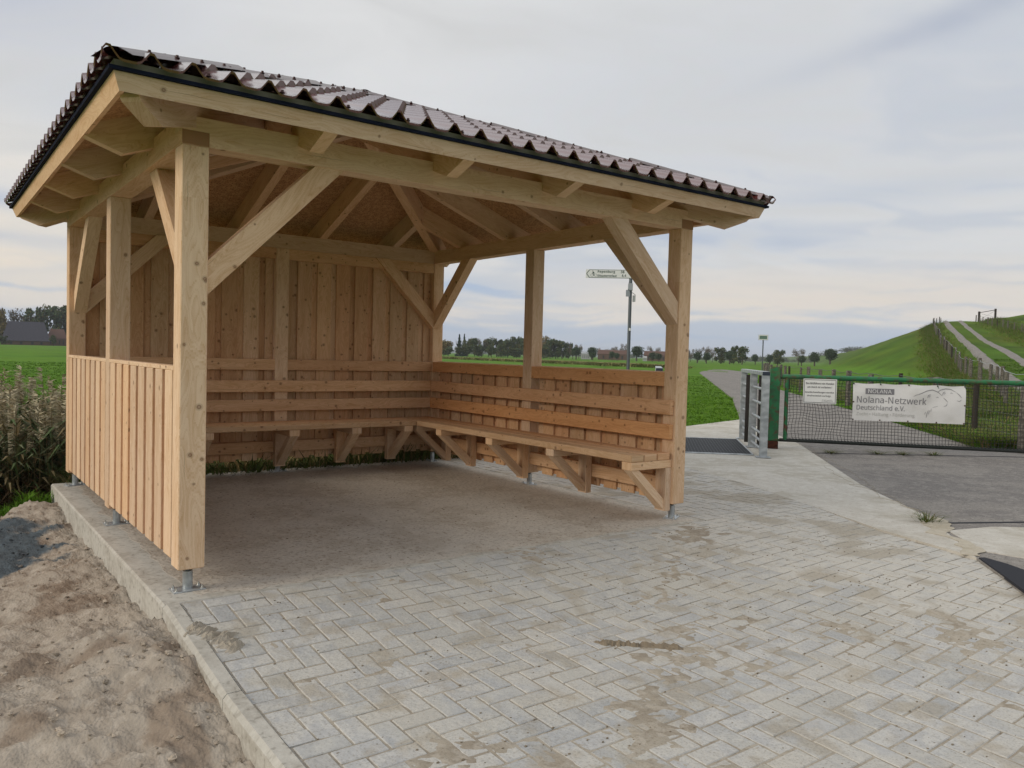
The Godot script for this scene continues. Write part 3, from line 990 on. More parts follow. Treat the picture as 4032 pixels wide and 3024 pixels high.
# loft of a cross-section (out, y) along one eave, mitred at both corners
func eave_loft(sec: PackedVector2Array, uvs := Vector2(1.0, 3.0), off := Vector2.ZERO) -> MB:
	var b := MB.new()
	var area := 0.0
	for k in sec.size():
		area += sec[k].cross(sec[(k + 1) % sec.size()])
	var run := 0.0
	for k in sec.size():
		var a := sec[k]
		var c := sec[(k + 1) % sec.size()]
		var nn := Vector2(c.y - a.y, a.x - c.x) * signf(area)
		var d := a.distance_to(c)
		b.quad(Vector3(-a.x, a.y, a.x), Vector3(L + a.x, a.y, a.x), Vector3(L + c.x, c.y, c.x), Vector3(-c.x, c.y, c.x), Vector3(0, nn.y, nn.x),
			off + Vector2(run / uvs.x, -a.x / uvs.y), off + Vector2(run / uvs.x, (L + a.x) / uvs.y), off + Vector2((run + d) / uvs.x, (L + c.x) / uvs.y), off + Vector2((run + d) / uvs.x, -c.x / uvs.y))
		run += d
	return b

func wood_prism(called: String, poly: PackedVector2Array, d0: float, d1: float, x: Transform3D, grain: Vector2, m: String) -> MeshInstance3D:
	var b := MB.new()
	b.prism(poly, d0, d1, x, grain, Vector2(rng.randf(), rng.randf()))
	return build(shelter, called, b, m)

func deck_y(o: float) -> float:
	return 2.56 + PITCH * (0.44 - o)

func make_shelter() -> void:
	shelter = thing("wooden_shelter", "open timber shelter with benches, half walls and brown tiled hip roof", "shelter")
	# posts
	var foot_mesh := MB.new()
	foot_mesh.tube(Vector3(0, 0.006, 0), Vector3(0, 0.106, 0), 0.0265, 0.0265, 16)
	foot_mesh.box(Transform3D(Basis.IDENTITY, Vector3(0, 0.004, 0)), Vector3(0.17, 0.008, 0.105), 0.001)
	var fm := foot_mesh.mesh(mat["zinc"])
	var spin := MB.new()
	spin.tube(Vector3(0, 0.10, 0), Vector3(0, 0.13, 0), 0.011, 0.011, 10)
	spin.tube(Vector3(0, 0.108, 0), Vector3(0, 0.122, 0), 0.014, 0.023, 6)
	var spm := spin.mesh(mat["dark_zinc"])
	var bl := MB.new()
	bl.tube(Vector3(0, 0.0, 0), Vector3(0, 0.003, 0), 0.011, 0.011, 10)
	bl.tube(Vector3(0, 0.003, 0), Vector3(0, 0.011, 0), 0.0085, 0.008, 6)
	bl.tube(Vector3(0, 0.011, 0), Vector3(0, 0.019, 0), 0.0045, 0.0045, 6)
	var blm := bl.mesh(mat["bolt"])
	var spots := [[0, 0, 0], [L, 0, 0.5], [L, -L / 2, 1.3], [L, -L, 1.4], [L / 2, -L, 0.1], [0, -L, 0.2], [0, -L / 2, 0]]
	for k in spots.size():
		var p := Vector3(spots[k][0], 0, spots[k][1])
		var post := put_box(shelter, "post", "timber%d" % (k % 4), p + Vector3(0, (HB + GAP) / 2, 0), Vector3(0.14, HB - GAP, 0.14), 0.005, Basis.IDENTITY, 6)
		var ft := put(post, "foot", fm, Transform3D(Basis(Vector3.UP, spots[k][2]), Vector3(0, -(HB + GAP) / 2, 0)))
		put(post, "foot_spindle", spm, Transform3D(Basis.IDENTITY, Vector3(0, -(HB + GAP) / 2, 0)))
		for q in [[-1, -1], [1, -1], [1, 1], [-1, 1]]:
			put(post, "bolt", blm, ft.transform * Transform3D(Basis(Vector3.UP, rng.randf()), Vector3(q[0] * 0.068, 0.008, q[1] * 0.036)))
	# wall plates, half-lapped at the corners
	var hz := HB + 0.15
	var hm := HB + 0.075
	var fl := P2([-0.07, hm, 0.07, hm, 0.07, HB, L - 0.07, HB, L - 0.07, hm, L + 0.07, hm, L + 0.07, hz, -0.07, hz])
	var sl := P2([-0.068, HB, L + 0.068, HB, L + 0.068, hm - 0.001, L - 0.07, hm - 0.001, L - 0.07, hz, 0.07, hz, 0.07, hm - 0.001, -0.068, hm - 0.001])
	for k in 4:
		wood_prism("wall_plate", fl if k % 2 == 0 else sl, -0.07, 0.07, side_turn(k), Vector2(1, 0), "timber%d" % k)
	for s in [[0.0, 0.0685], [L, 0.0685]]:
		put_box(shelter, "beam_end", "end_grain", Vector3(s[0], (HB + hm) / 2, s[1]), Vector3(0.139, 0.073, 0.003), 0.0)
	# braces, two in each side
	var br := P2([0.07, 1.612, 0.07, 1.795, 0.674, HB, 0.852, HB])
	var br2 := PackedVector2Array()
	for p in br:
		br2.append(Vector2(L - p.x, p.y))
	br2.reverse()
	for k in 4:
		var zo := 0.0 if k == 0 else (-0.03 if k % 2 == 1 else -0.045)
		wood_prism("brace", br, -0.045 + zo, 0.058 + zo, side_turn(k), Vector2(0.707, 0.707), "timber%d" % ((k + 1) % 4))
		wood_prism("brace", br2, -0.045 + zo, 0.058 + zo, side_turn(k), Vector2(-0.707, 0.707), "timber%d" % ((k + 2) % 4))
	# rafters, rising to the hips
	for k in 4:
		for x in [0.603, 1.496, 2.389, 3.282]:
			var oe: float = -minf(x, L - x) + 0.03
			var lowv := 2.43
			var poly := P2([0.405, 2.49, 0.23, lowv, oe, lowv + PITCH * (0.23 - oe), oe, deck_y(oe), 0.43, deck_y(0.43), 0.43, 2.50])
			# local polygon x is the outward direction
			var xf: Transform3D = side_turn(k) * Transform3D(Basis(Vector3(0, 0, 1), Vector3(0, 1, 0), Vector3(-1, 0, 0)), Vector3(x, 0, 0))
			wood_prism("rafter", poly, -0.04, 0.04, xf, Vector2(0.936, -0.353), "timber%d" % (rng.randi() % 4))
		# hip rafter at corner (0, 0) of this side
		var r2 := sqrt(2.0)
		var hp := P2([0.375 * r2, 2.475, 0.25 * r2, 2.410, -1.90 * r2, 2.405 + PITCH * 2.15, -1.90 * r2, deck_y(-1.90) - 0.01, 0.385 * r2, deck_y(0.385) - 0.01, 0.385 * r2, 2.49])
		var hx := side_turn(k) * Transform3D(Basis(Vector3(-1, 0, 1).normalized(), Vector3(0, 1, 0), Vector3(-1, 0, -1).normalized()), Vector3.ZERO)
		wood_prism("hip_rafter", hp, -0.05, 0.05, hx, Vector2(0.966, -0.258), "timber%d" % (rng.randi() % 4))
	# roof deck of OSB, fascia, foil, battens, tiled sheets
	var deck := eave_loft(P2([0.435, deck_y(0.435), -L / 2, deck_y(-L / 2), -L / 2, deck_y(-L / 2) + 0.022, 0.435, deck_y(0.435) + 0.022]), Vector2(1.2, 1.2)).mesh(mat["osb"])
	var foil := eave_loft(P2([0.466, 2.580, 0.492, 2.577, 0.494, 2.594, 0.466, 2.598])).mesh(mat["eave_foil"])
	var lath := eave_loft(P2([0.36, 2.618, 0.462, 2.590, 0.470, 2.628, 0.36, 2.66])).mesh(mat["underlay"])
	for k in 4:
		put(shelter, "roof_deck", deck, side_turn(k))
		var fas := eave_loft(P2([0.412, 2.507, 0.440, 2.497, 0.470, 2.577, 0.440, 2.588]), Vector2(1.0, 3.0), Vector2(rng.randf(), rng.randf()))
		build(shelter, "fascia_board", fas, "timber%d" % [2, 0, 1, 3][k], side_turn(k))
		put(shelter, "eave_foil", foil, side_turn(k))
		put(shelter, "eave_lath", lath, side_turn(k))
	var panels := []
	var e := 0.53
	var pitch_w := 0.183
	var x0 := -e
	while x0 < L + e - 0.01:
		var x1 := minf(x0 + pitch_w * 6, L + e)
		panels.append(tile_panel(x0, x1, e, pitch_w))
		x0 = x1
	var screw := MB.new()
	screw.tube(Vector3(0, 0.001, 0), Vector3(0, 0.005, 0), 0.013, 0.013, 8)
	screw.tube(Vector3(0, 0.004, 0), Vector3(0, 0.016, 0), 0.008, 0.008, 6)
	var scm := screw.mesh(mat["screw"])
	for k in 4:
		for q in panels.size():
			var pn := put(shelter, "roof_sheet", panels[q], side_turn(k))
			var s0 := -e + q * pitch_w * 6
			for i in [0.62, 2.62, 4.62]:
				var sx: float = s0 + i * pitch_w
				if sx > -e + 0.3 and sx < L + e - 0.3:
					put(pn, "screw", scm, Transform3D(Basis.IDENTITY, Vector3(sx, tile_y(sx, e - 0.06, e) + 0.003, e - 0.06)))
		# hip cap: folded sheet over the hip
		var cap := MB.new()
		var dirv := Vector3(1, 0, -1).normalized()
		var acr := Vector3(1, 0, 1).normalized()
		var ln := (L / 2 + e)
		var secs := [[-0.105, -0.034], [-0.07, -0.014], [-0.03, 0.006], [0.0, 0.011], [0.03, 0.006], [0.07, -0.014], [0.105, -0.034]]
		var nseg := 3
		for g in nseg:
			var ta := maxf(0.05, ln * g / nseg - 0.012)
			var tb := ln * (g + 1) / nseg + 0.012
			for w in secs.size() - 1:
				var lift := 0.006 * (nseg - g)
				var pa := func(tt: float, s: Array, lf: float) -> Vector3:
					return Vector3(-e + tt, 2.612 + 0.038 + PITCH * tt + s[1] + lf, e - tt) + acr * s[0] + Vector3(0, -absf(s[0]) * 0.0, 0)
				var n1 := Vector3(acr.x * -(secs[w + 1][1] - secs[w][1]), secs[w + 1][0] - secs[w][0], acr.z * -(secs[w + 1][1] - secs[w][1]))
				cap.quad(pa.call(ta, secs[w], lift * 0.0), pa.call(tb, secs[w], lift), pa.call(tb, secs[w + 1], lift), pa.call(ta, secs[w + 1], lift * 0.0), n1)
		var cp := build(shelter, "hip_cap", cap, "roof_cap", side_turn(k))
		for i in 14:
			var tt := 0.18 + i * 0.165
			for sg in [-1.0, 1.0]:
				put(cp, "screw", scm, Transform3D(Basis.IDENTITY, Vector3(-e + tt, 2.612 + 0.038 + PITCH * tt - 0.008, e - tt) + acr * 0.066 * sg))
	# walls
	for k in [1, 2, 3]:
		make_wall(k)

func tile_y(x: float, o: float, e: float) -> float:
	var t := (e - o) / 0.328
	var ph := x / 0.183 * TAU
	var wave := 0.034 * pow(0.5 + 0.5 * sin(ph), 3.0) - 0.011
	return 2.604 + PITCH * (e - o) + wave + (0.010 + (wave + 0.011) * 0.75) * (1.0 - (t - floorf(t))) + 0.012

func tile_panel(x0: float, x1: float, e: float, pw: float) -> ArrayMesh:
	var b := MB.new()
	var dx := pw / 10.0
	var n := int(round((x1 - x0) / dx))
	var row := 0.328
	for i in n:
		var xa := x0 + (x1 - x0) * i / n
		var xb := x0 + (x1 - x0) * (i + 1) / n
		var omin := func(x: float) -> float: return absf(x - L / 2) - L / 2
		var oa: float = omin.call(xa)
		var ob: float = omin.call(xb)
		var ph := func(x: float) -> float: return 0.034 * pow(0.5 + 0.5 * sin(x / 0.183 * TAU), 3.0) - 0.011
		var sl := func(x: float) -> float: return 0.034 * 1.5 * pow(0.5 + 0.5 * sin(x / 0.183 * TAU), 2.0) * cos(x / 0.183 * TAU) * TAU / 0.183
		var na := Vector3(-sl.call(xa), 1, PITCH - 0.06).normalized()
		var nb := Vector3(-sl.call(xb), 1, PITCH - 0.06).normalized()
		var wa: float = ph.call(xa)
		var wb: float = ph.call(xb)
		var q := 0
		while q < 9:
			var o_hi := e - q * row
			var o_lo := e - (q + 1) * row
			var a1 := maxf(oa, minf(o_lo, o_hi))
			var b1 := maxf(ob, minf(o_lo, o_hi))
			if oa >= o_hi and ob >= o_hi: break
			var a0 := maxf(o_hi, oa)
			var b0 := maxf(o_hi, ob)
			var hy := func(o: float, w: float) -> float: return 2.616 + PITCH * (e - o) + w + (0.010 + (w + 0.011) * 0.75) * (1.0 - clampf((o_hi - o) / row, 0.0, 1.0))
			var va := Vector3(xa, hy.call(a0, wa), a0)
			var vb := Vector3(xb, hy.call(b0, wb), b0)
			var vc := Vector3(xb, hy.call(b1, wb), b1)
			var vd := Vector3(xa, hy.call(a1, wa), a1)
			b.squad(va, vb, vc, vd, na, nb, nb, na)
			# the step down to the row below, and the lip at the eave
			var da := 0.010 + (wa + 0.011) * 0.75 if q > 0 else 0.011
			var db := 0.010 + (wb + 0.011) * 0.75 if q > 0 else 0.011
			b.quad(va, vb, vb - Vector3(0, db, 0.004), va - Vector3(0, da, 0.004), Vector3(0, 0.1, 1))
			q += 1
	return b.mesh(mat["roof_metal"])

func make_wall(k: int) -> void:
	var x := side_turn(k)
	var hi := 1.197 if k != 2 else 2.395
	var bays := [[0.07, L / 2 - 0.07], [L / 2 + 0.07, L - 0.07]]
	var put_side := func(called: String, m: String, s0: float, s1: float, y0: float, y1: float, o0: float, o1: float, bev := 0.003) -> MeshInstance3D:
		var sz := Vector3(s1 - s0, y1 - y0, o1 - o0)
		var c := Vector3((s0 + s1) / 2, (y0 + y1) / 2, (o0 + o1) / 2)
		return put_box(shelter, called, m, x * c, sz, bev, x.basis, 6)
	var hn := 0
	for bay in bays:
		var s: float = bay[0] + 0.04
		var prev: float = bay[0]
		hn += 1
		while prev < bay[1] - 0.02:
			var a := maxf(s, bay[0] + 0.002)
			var e := minf(s + 0.158, bay[1] - 0.002)
			if e - a > 0.03:
				put_side.call("cladding_board", ("timber%d" % (rng.randi() % 4) if k == 3 else "board%d" % (rng.randi() % 6)), a, e, 0.15 + (0.012 if k == 3 else 0.0), hi, 0.0305, 0.07)
			# inner board behind the gap; red tint on the left wall paints bounced light
			var ga := maxf(prev - 0.05, bay[0] + 0.002)
			var ge := minf(s + 0.05, bay[1] - 0.002)
			if ge - ga > 0.03:
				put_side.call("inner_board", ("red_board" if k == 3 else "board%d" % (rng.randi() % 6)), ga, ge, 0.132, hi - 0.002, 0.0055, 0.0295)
			prev = s + 0.165
			s += 0.2265
		var rm := "red_board" if k == 1 else "board%d" % (1 + hn)
		put_side.call("rail", rm, bay[0], bay[1], 1.10, 1.215, -0.066, 0.005)
		put_side.call("rail", "board%d" % hn, bay[0], bay[1], 0.222, 0.34, -0.064, 0.005)
		if k == 2:
			put_side.call("rail", "board%d" % (2 + hn), bay[0], bay[1], 2.285, HB, -0.062, 0.005)
		else:
			put_side.call("cap_strip", "timber0", bay[0], bay[1], 1.1975, 1.223, 0.0055, 0.0705)
	if k == 3: return
	# backrest slats and seat
	var s0 := -0.05 if k == 1 else 0.113
	var s1 := L - 0.07
	put_side.call("backrest_slat", "board4" if k == 1 else "board3", s0, s1, 0.868, 0.990, -0.112, -0.070, 0.004)
	put_side.call("backrest_slat", "red_board" if k == 1 else "board1", s0, s1, 0.666, 0.788, -0.112, -0.070, 0.004)
	for q in 3:
		var ss := -0.045 if k == 1 else 0.543
		put_side.call("seat_plank", "board%d" % [5, 1, 4][q], ss, s1, 0.499, 0.556, -0.540 + q * 0.152, -0.396 + q * 0.152, 0.005)
	var spots := [0.012, 0.98, 1.93, 2.88, 3.40] if k == 1 else [0.635, 1.27, 1.965, 2.83, 3.55]
	for s in spots:
		var a: float = s - 0.055
		var e: float = s + 0.055
		var arm: MeshInstance3D = put_side.call("bracket", "timber%d" % (rng.randi() % 4), a, e, 0.432, 0.498, -0.535, -0.0705, 0.004)
		for piece in [["leg", P2([-0.135, 0.075, -0.0705, 0.075, -0.0705, 0.4315, -0.135, 0.4315])], ["strut", P2([-0.525, 0.4315, -0.435, 0.4315, -0.1355, 0.172, -0.1355, 0.085])]]:
			var b := MB.new()
			var lx := x * Transform3D(Basis(Vector3(0, 0, 1), Vector3(0, 1, 0), Vector3(-1, 0, 0)), Vector3(s, 0, 0))
			var inset := 0.0 if piece[0] == "leg" else 0.012
			b.prism(piece[1], -0.055 + inset, 0.055 - inset, arm.transform.affine_inverse() * lx, Vector2(0, 1) if piece[0] == "leg" else Vector2(-0.76, 0.65), Vector2(rng.randf(), rng.randf()))
			build(arm, piece[0], b, "timber%d" % (rng.randi() % 4))

# ---------------------------------------------------------------- signs, gate, fences
func text_on(parent: Node, words: String, m: String, x: Transform3D, width: float, height := 0.0, bold := false, serif := false, bend = null) -> void:
	# flat lettering whose left middle sits at the given place
	var tm := TextMesh.new()
	var f := SystemFont.new()
	f.font_names = PackedStringArray(["Droid Serif" if serif else "Droid Sans"])
	f.font_weight = 700 if bold else 400
	tm.font = f
	tm.text = words
	tm.font_size = 32
	tm.pixel_size = 0.01
	tm.depth = 0.0
	tm.curve_step = 1.5
	var box := tm.get_aabb()
	var sx := width / box.size.x
	var sy := (height / box.size.y) if height > 0.0 else sx
	var b := MB.new()
	for sf in tm.get_surface_count() if false else 1:
		var ar := tm.surface_get_arrays(sf)
		var vs: PackedVector3Array = ar[Mesh.ARRAY_VERTEX]
		var ix: PackedInt32Array = ar[Mesh.ARRAY_INDEX]
		var n := ix.size() if ix.size() > 0 else vs.size()
		for k in range(0, n, 3):
			var p := []
			for q in 3:
				var w := vs[ix[k + q]] if ix.size() > 0 else vs[k + q]
				var l := Vector3((w.x - box.position.x) * sx, (w.y - box.get_center().y) * sy, 0.0)
				var g := x * l
				if bend != null: g.z += bend.call(g.x, g.y)
				p.append(g)
			if (p[1] - p[0]).cross(p[2] - p[0]).length() > 1e-12:
				b.tri(p[0], p[1], p[2], Vector3(0, 0, 1))
	build(parent, "lettering", b, m)

func stroke(b: MB, pts: Array, w: float, bend: Callable) -> void:
	# a brush line, thin at both ends
	var n := pts.size()
	for k in n - 1:
		var a: Vector2 = pts[k]
		var c: Vector2 = pts[k + 1]
		var d := (c - a).normalized().orthogonal()
		var wa := w * (0.25 + 0.75 * sin(PI * (k + 0.15) / (n - 0.7)))
		var wb := w * (0.25 + 0.75 * sin(PI * (k + 1.15) / (n - 0.7)))
		var q := []
		for e in [a - d * wa, a + d * wa, c + d * wb, c - d * wb]:
			q.append(Vector3(e.x, e.y, 0.004 + bend.call(e.x, e.y)))
		b.quad(q[0], q[1], q[2], q[3], Vector3(0, 0, 1))

var gate_x := Transform3D(Basis(Vector3(0.643, 0, 0.766), Vector3(0, 1, 0), Vector3(-0.766, 0, 0.643)), Vector3(9.32, 0, -2.83))

func make_gate() -> void:
	# post
	var post := thing("gate_post", "stout green steel gate post with flaking paint and rusty foot", "gate post", gate_x.origin)
	post.basis = gate_x.basis
	put_box(post, "shaft", "green_paint", Vector3(-0.02, 0.68, 0), Vector3(0.147, 1.12, 0.147), 0.01)
	put_box(post, "rusty_foot", "rust", Vector3(-0.02, 0.04, 0), Vector3(0.149, 0.16, 0.149), 0.01)
	put_box(post, "post_cap", "rust", Vector3(-0.02, 1.243, 0), Vector3(0.13, 0.006, 0.13), 0.002)
	var hinge := MB.new()
	hinge.tube(Vector3(0.05, 0.13, 0), Vector3(0.12, 0.13, 0), 0.022, 0.022, 8)
	hinge.tube(Vector3(0.05, 1.08, 0), Vector3(0.12, 1.08, 0), 0.022, 0.022, 8)
	build(post, "hinge", hinge, "green_paint")
	# gate
	var g := thing("field_gate", "green tubular steel gate filled with black wire mesh", "gate", gate_x.origin)
	g.basis = gate_x.basis
	var r := MB.new()
	r.tube(Vector3(0.075, 1.102, 0), Vector3(4.0, 1.108, 0), 0.036, 0.036, 14)
	build(g, "top_bar", r, "green_paint")
	r = MB.new()
	r.tube(Vector3(0.075, 0.135, 0), Vector3(4.0, 0.135, 0), 0.027, 0.027, 12)
	build(g, "bottom_bar", r, "wire")
	for s in [0.155, 3.97]:
		r = MB.new()
		r.tube(Vector3(s, 0.14, 0), Vector3(s, 1.10, 0), 0.029, 0.029, 12, false)
		build(g, "upright", r, "green_paint")
	var wm := MB.new()
	var s := 0.215
	while s < 3.93:
		var last := Vector3(s, 1.08, 0.004)
		for k in range(1, 9):
			var y := 1.08 - 0.93 * k / 8.0
			var p := Vector3(s + fbm.get_noise_2d(s * 1.5, y * 2.0) * 0.045 * (1.5 if s < 1.0 else 0.6), y, 0.004 + fbm.get_noise_2d(s * 2.0 + 9.0, y * 2.0) * 0.01)
			wm.tube(last, p, 0.0029, 0.0029, 4, false)
			last = p
		wm.tube(Vector3(s, 0.155, -0.01), Vector3(s + 0.02, 0.158, 0.02), 0.010, 0.010, 5)
		s += 0.0462
	for k in 20:
		var y := 1.06 - k * 0.0462
		var last := Vector3(0.18, y, 0.006)
		for q in range(1, 33):
			var x := 0.18 + 3.77 * q / 32.0
			var p := Vector3(x, y + fbm.get_noise_2d(x * 1.6 + 30.0, y * 3.0) * 0.03 * (1.5 if x < 1.0 else 0.6), 0.006)
			wm.tube(last, p, 0.0029, 0.0029, 4, false)
			last = p
	build(g, "wire_mesh", wm, "wire")
	# notice
	var d := thing("warning_sign", "white enamel notice with black frame about dogs, wired to the gate", "sign", gate_x.origin)
	d.basis = gate_x.basis
	var c := Vector2(0.625, 0.897)
	put_box(d, "panel", "sign_white", Vector3(c.x, c.y, 0.036), Vector3(0.474, 0.371, 0.004), 0.001)
	var fr := MB.new()
	for q in [[0.0, 0.170, 0.450, 0.007], [0.0, -0.170, 0.450, 0.007], [-0.222, 0.0, 0.007, 0.347], [0.222, 0.0, 0.007, 0.347]]:
		fr.box(Transform3D(Basis.IDENTITY, Vector3(c.x + q[0], c.y + q[1], 0.0385)), Vector3(q[2], q[3], 0.001))
	build(d, "frame_line", fr, "ink_black")
	var px := 0.00124
	for q in [["Das Mitführen von Hunden", 132, 453, 142, 0.034], ["am Deich ist verboten !", 150, 430, 184, 0.032], ["Zuwiderhandlungen werden", 125, 455, 246, 0.034], ["strafrechtlich verfolgt.", 150, 425, 286, 0.034], ["Rheider Deichacht", 326, 440, 330, 0.013], ["Der Oberdeichrichter", 318, 448, 345, 0.013]]:
		text_on(d, q[0], "ink_black", Transform3D(Basis.IDENTITY, Vector3(c.x - 0.237 + (q[1] - 103) * px, c.y + 0.1855 - (q[3] - 90) * 0.00131, 0.0392)), (q[2] - q[1]) * px, q[4], q[4] > 0.02)
	# banner
	var bn := thing("banner", "weathered white cloth banner with sheep drawing and grey lettering tied to gate", "banner", gate_x.origin)
	bn.basis = gate_x.basis
	var bend := func(x: float, y: float) -> float:
		return 0.040 + 0.012 * sin((x - 1.1) * 4.1 + y * 3.0) + 0.007 * sin(x * 9.0 - y * 11.0) * smoothstep(0.5, 0.8, y) - 0.010 * smoothstep(0.90, 1.05, y) 
	var cl := MB.new()
	var nx := 48
	var ny := 18
	var pt := func(i: int, k: int) -> Vector3:
		var x := lerpf(1.09, 2.612, float(i) / nx)
		var yt := 1.042 - 0.010 * pow(sin((x - 1.09) / 0.3805 * PI), 2.0)
		var y := lerpf(0.488, yt, float(k) / ny)
		return Vector3(x, y, bend.call(x, y))
	for i in nx:
		for k in ny:
			cl.quad(pt.call(i, k), pt.call(i + 1, k), pt.call(i + 1, k + 1), pt.call(i, k + 1), Vector3(0, 0, 1))
	build(bn, "cloth", cl, "banner")
	var at := func(x: float, y: float) -> Vector2:
		return Vector2(1.09 + (x - 650.0) * 0.001186, 1.043 - (y - 135.0 - (x - 668.0) * 0.0261) * 0.00130)
	var bx := MB.new()
	for i in 8:
		var xa := lerpf(1.262, 1.661, i / 8.0)
		var xb := lerpf(1.262, 1.661, (i + 1) / 8.0)
		bx.quad(Vector3(xa, 0.882, 0.004 + bend.call(xa, 0.882)), Vector3(xb, 0.882, 0.004 + bend.call(xb, 0.882)), Vector3(xb, 0.966, 0.004 + bend.call(xb, 0.966)), Vector3(xa, 0.966, 0.004 + bend.call(xa, 0.966)), Vector3(0, 0, 1))
	build(bn, "print_field", bx, "print_gray")
	for q in [["NOLANA", 1.300, 0.926, 0.325, 0.055, "print_white", 0.007], ["Nolana-Netzwerk", 1.146, 0.800, 0.95, 0.10, "print_gray", 0.004], ["Deutschland e.V.", 1.146, 0.683, 0.665, 0.075, "print_gray", 0.004], ["Zucht • Haltung • Förderung", 1.146, 0.580, 0.80, 0.065, "print_pale", 0.004]]:
		text_on(bn, q[0], q[5], Transform3D(Basis.IDENTITY, Vector3(q[1], q[2], q[6])), q[3], q[4], false, false, bend)
	var sk := MB.new()
	for q in [[[1385, 270, 1440, 250, 1500, 222, 1560, 212, 1620, 235, 1670, 278], 0.006], [[1685, 300, 1710, 322, 1735, 350], 0.005], [[1730, 362, 1718, 388, 1690, 396], 0.004], [[1570, 410, 1600, 402, 1628, 394], 0.003], [[1508, 302, 1514, 276, 1538, 262], 0.005], [[1522, 300, 1530, 285, 1540, 277], 0.003], [[1602, 298, 1616, 292, 1634, 302], 0.004],
		[[1485, 492, 1488, 475, 1496, 458], 0.003], [[1503, 525, 1510, 480, 1524, 440], 0.004], [[1526, 490, 1532, 465, 1540, 440], 0.003], [[1550, 462, 1553, 442, 1556, 422], 0.003],
		[[1612, 242, 1650, 212, 1708, 198, 1762, 204, 1822, 236], 0.006], [[1826, 240, 1856, 264, 1886, 300], 0.005], [[1884, 318, 1864, 338, 1832, 330], 0.004], [[1672, 268, 1682, 242, 1702, 230], 0.005], [[1690, 264, 1698, 250, 1708, 243], 0.003], [[1758, 248, 1772, 244, 1788, 252], 0.004], [[1350, 290, 1380, 268, 1425, 262], 0.003]]:
		var pts := []
		for i in range(0, q[0].size(), 2):
			pts.append(at.call(q[0][i], q[0][i + 1]))
		stroke(sk, pts, q[1] * 1.1, bend)
	build(bn, "sheep_drawing", sk, "print_soft")
	for q in [[1.10, 1.030], [1.47, 1.028], [1.855, 1.030], [2.235, 1.028], [2.60, 1.032], [1.10, 0.50], [1.475, 0.50], [1.86, 0.50], [2.24, 0.50], [2.60, 0.50], [1.10, 0.76], [2.60, 0.76]]:
		var gm := MB.new()
		gm.tube(Vector3(q[0], q[1], bend.call(q[0], q[1]) - 0.002), Vector3(q[0], q[1], bend.call(q[0], q[1]) + 0.006), 0.011, 0.010, 10)
		build(bn, "eyelet", gm, "rust")
	for q in [1.10, 1.47, 1.855, 2.235, 2.60]:
		var co := MB.new()
		var p0 := Vector3(q, 1.030, bend.call(q, 1.03) + 0.004)
		co.tube(p0, Vector3(q - 0.01 if q > 1.2 else q - 0.05, 1.085, 0.028), 0.004, 0.004, 5)
		co.tube(p0, p0 + Vector3(0.012, -0.035 if q > 2.0 else -0.01, 0.008), 0.004, 0.003, 5)
		build(bn, "tie_cord", co, "cord")

func make_barrier(called_at: Vector2, label: String) -> void:
	var f := Vector2(0.727, -0.687)
	var t := thing("walkway_barrier", label, "barrier", Vector3(called_at.x, 0, called_at.y), "galvanised barriers beside the cattle grid")
	# local x runs along the barrier, away from the paving
	t.basis = Basis(Vector3(f.x, 0, f.y), Vector3.UP, Vector3(-f.y, 0, f.x))
	for s in [0.0, 1.29, 2.58]:
		put_box(t, "post", "zinc", Vector3(s, 0.57, 0), Vector3(0.05, 1.13, 0.105), 0.004)
		put_box(t, "base_plate", "zinc", Vector3(s, 0.011, 0), Vector3(0.16, 0.012, 0.2), 0.002)
	put_box(t, "top_rail", "zinc", Vector3(1.29, 1.16, 0), Vector3(2.63, 0.055, 0.105), 0.004)
	put_box(t, "end_cap", "plastic_cap", Vector3(-0.0285, 1.16, 0), Vector3(0.004, 0.050, 0.100), 0.001)
	for bay in 2:
		for y in [0.937, 0.728, 0.514, 0.309, 0.2045, 0.095]:
			var b := MB.new()
			b.tube(Vector3(0.022 + bay * 1.29, y, 0), Vector3(1.268 + bay * 1.29, y, 0), 0.020, 0.020, 10, false)
			build(t, "rung", b, "zinc")
	put_box(t, "buffer_board", "rubber", Vector3(1.60, 0.58, -0.03), Vector3(0.03, 1.06, 0.095), 0.003)
	put_box(t, "buffer_board", "rubber", Vector3(1.05, 0.58, 0.085), Vector3(0.03, 1.06, 0.08), 0.003)

func make_grid() -> void:
	var f := Vector2(0.727, -0.687)
	var l := Vector2(-0.745, -0.667)
	var o := Vector2(8.23, -2.40)
	var t := thing("cattle_grid", "dark steel cattle grid set in the concrete between the barriers", "cattle grid", Vector3(o.x, 0, o.y))
	var len_f := 2.17
	var len_l := 1.35
	var at := func(a: float, b: float, y: float) -> Vector3:
		var p := f * a + l * b
		return Vector3(p.x, y, p.y)
	var base := MB.new()
	base.quad(at.call(0.0, 0.0, 0.004), at.call(len_f, 0.0, 0.004), at.call(len_f, len_l, 0.004), at.call(0.0, len_l, 0.004), Vector3.UP)
	build(t, "pit_sheet", base, "rubber")
	var bars := MB.new()
	for k in 62:
		var a := 0.02 + k * 0.0345
		bars.tube(at.call(a, 0.0, 0.010), at.call(a, len_l, 0.010), 0.007, 0.007, 5, false)
	for k in 30:
		var b := 0.02 + k * 0.0452
		bars.tube(at.call(0.0, b, 0.012), at.call(len_f, b, 0.012), 0.005, 0.005, 5, false)
	build(t, "grating", bars, "grate")
	for e in [[0.0, 0.0, len_f, 0.0], [0.0, len_l, len_f, len_l], [0.0, 0.0, 0.0, len_l], [len_f, 0.0, len_f, len_l]]:
		var r := MB.new()
		r.tube(at.call(e[0], e[1], 0.008), at.call(e[2], e[3], 0.008), 0.014, 0.014, 6)
		build(t, "edge_angle", r, "zinc")

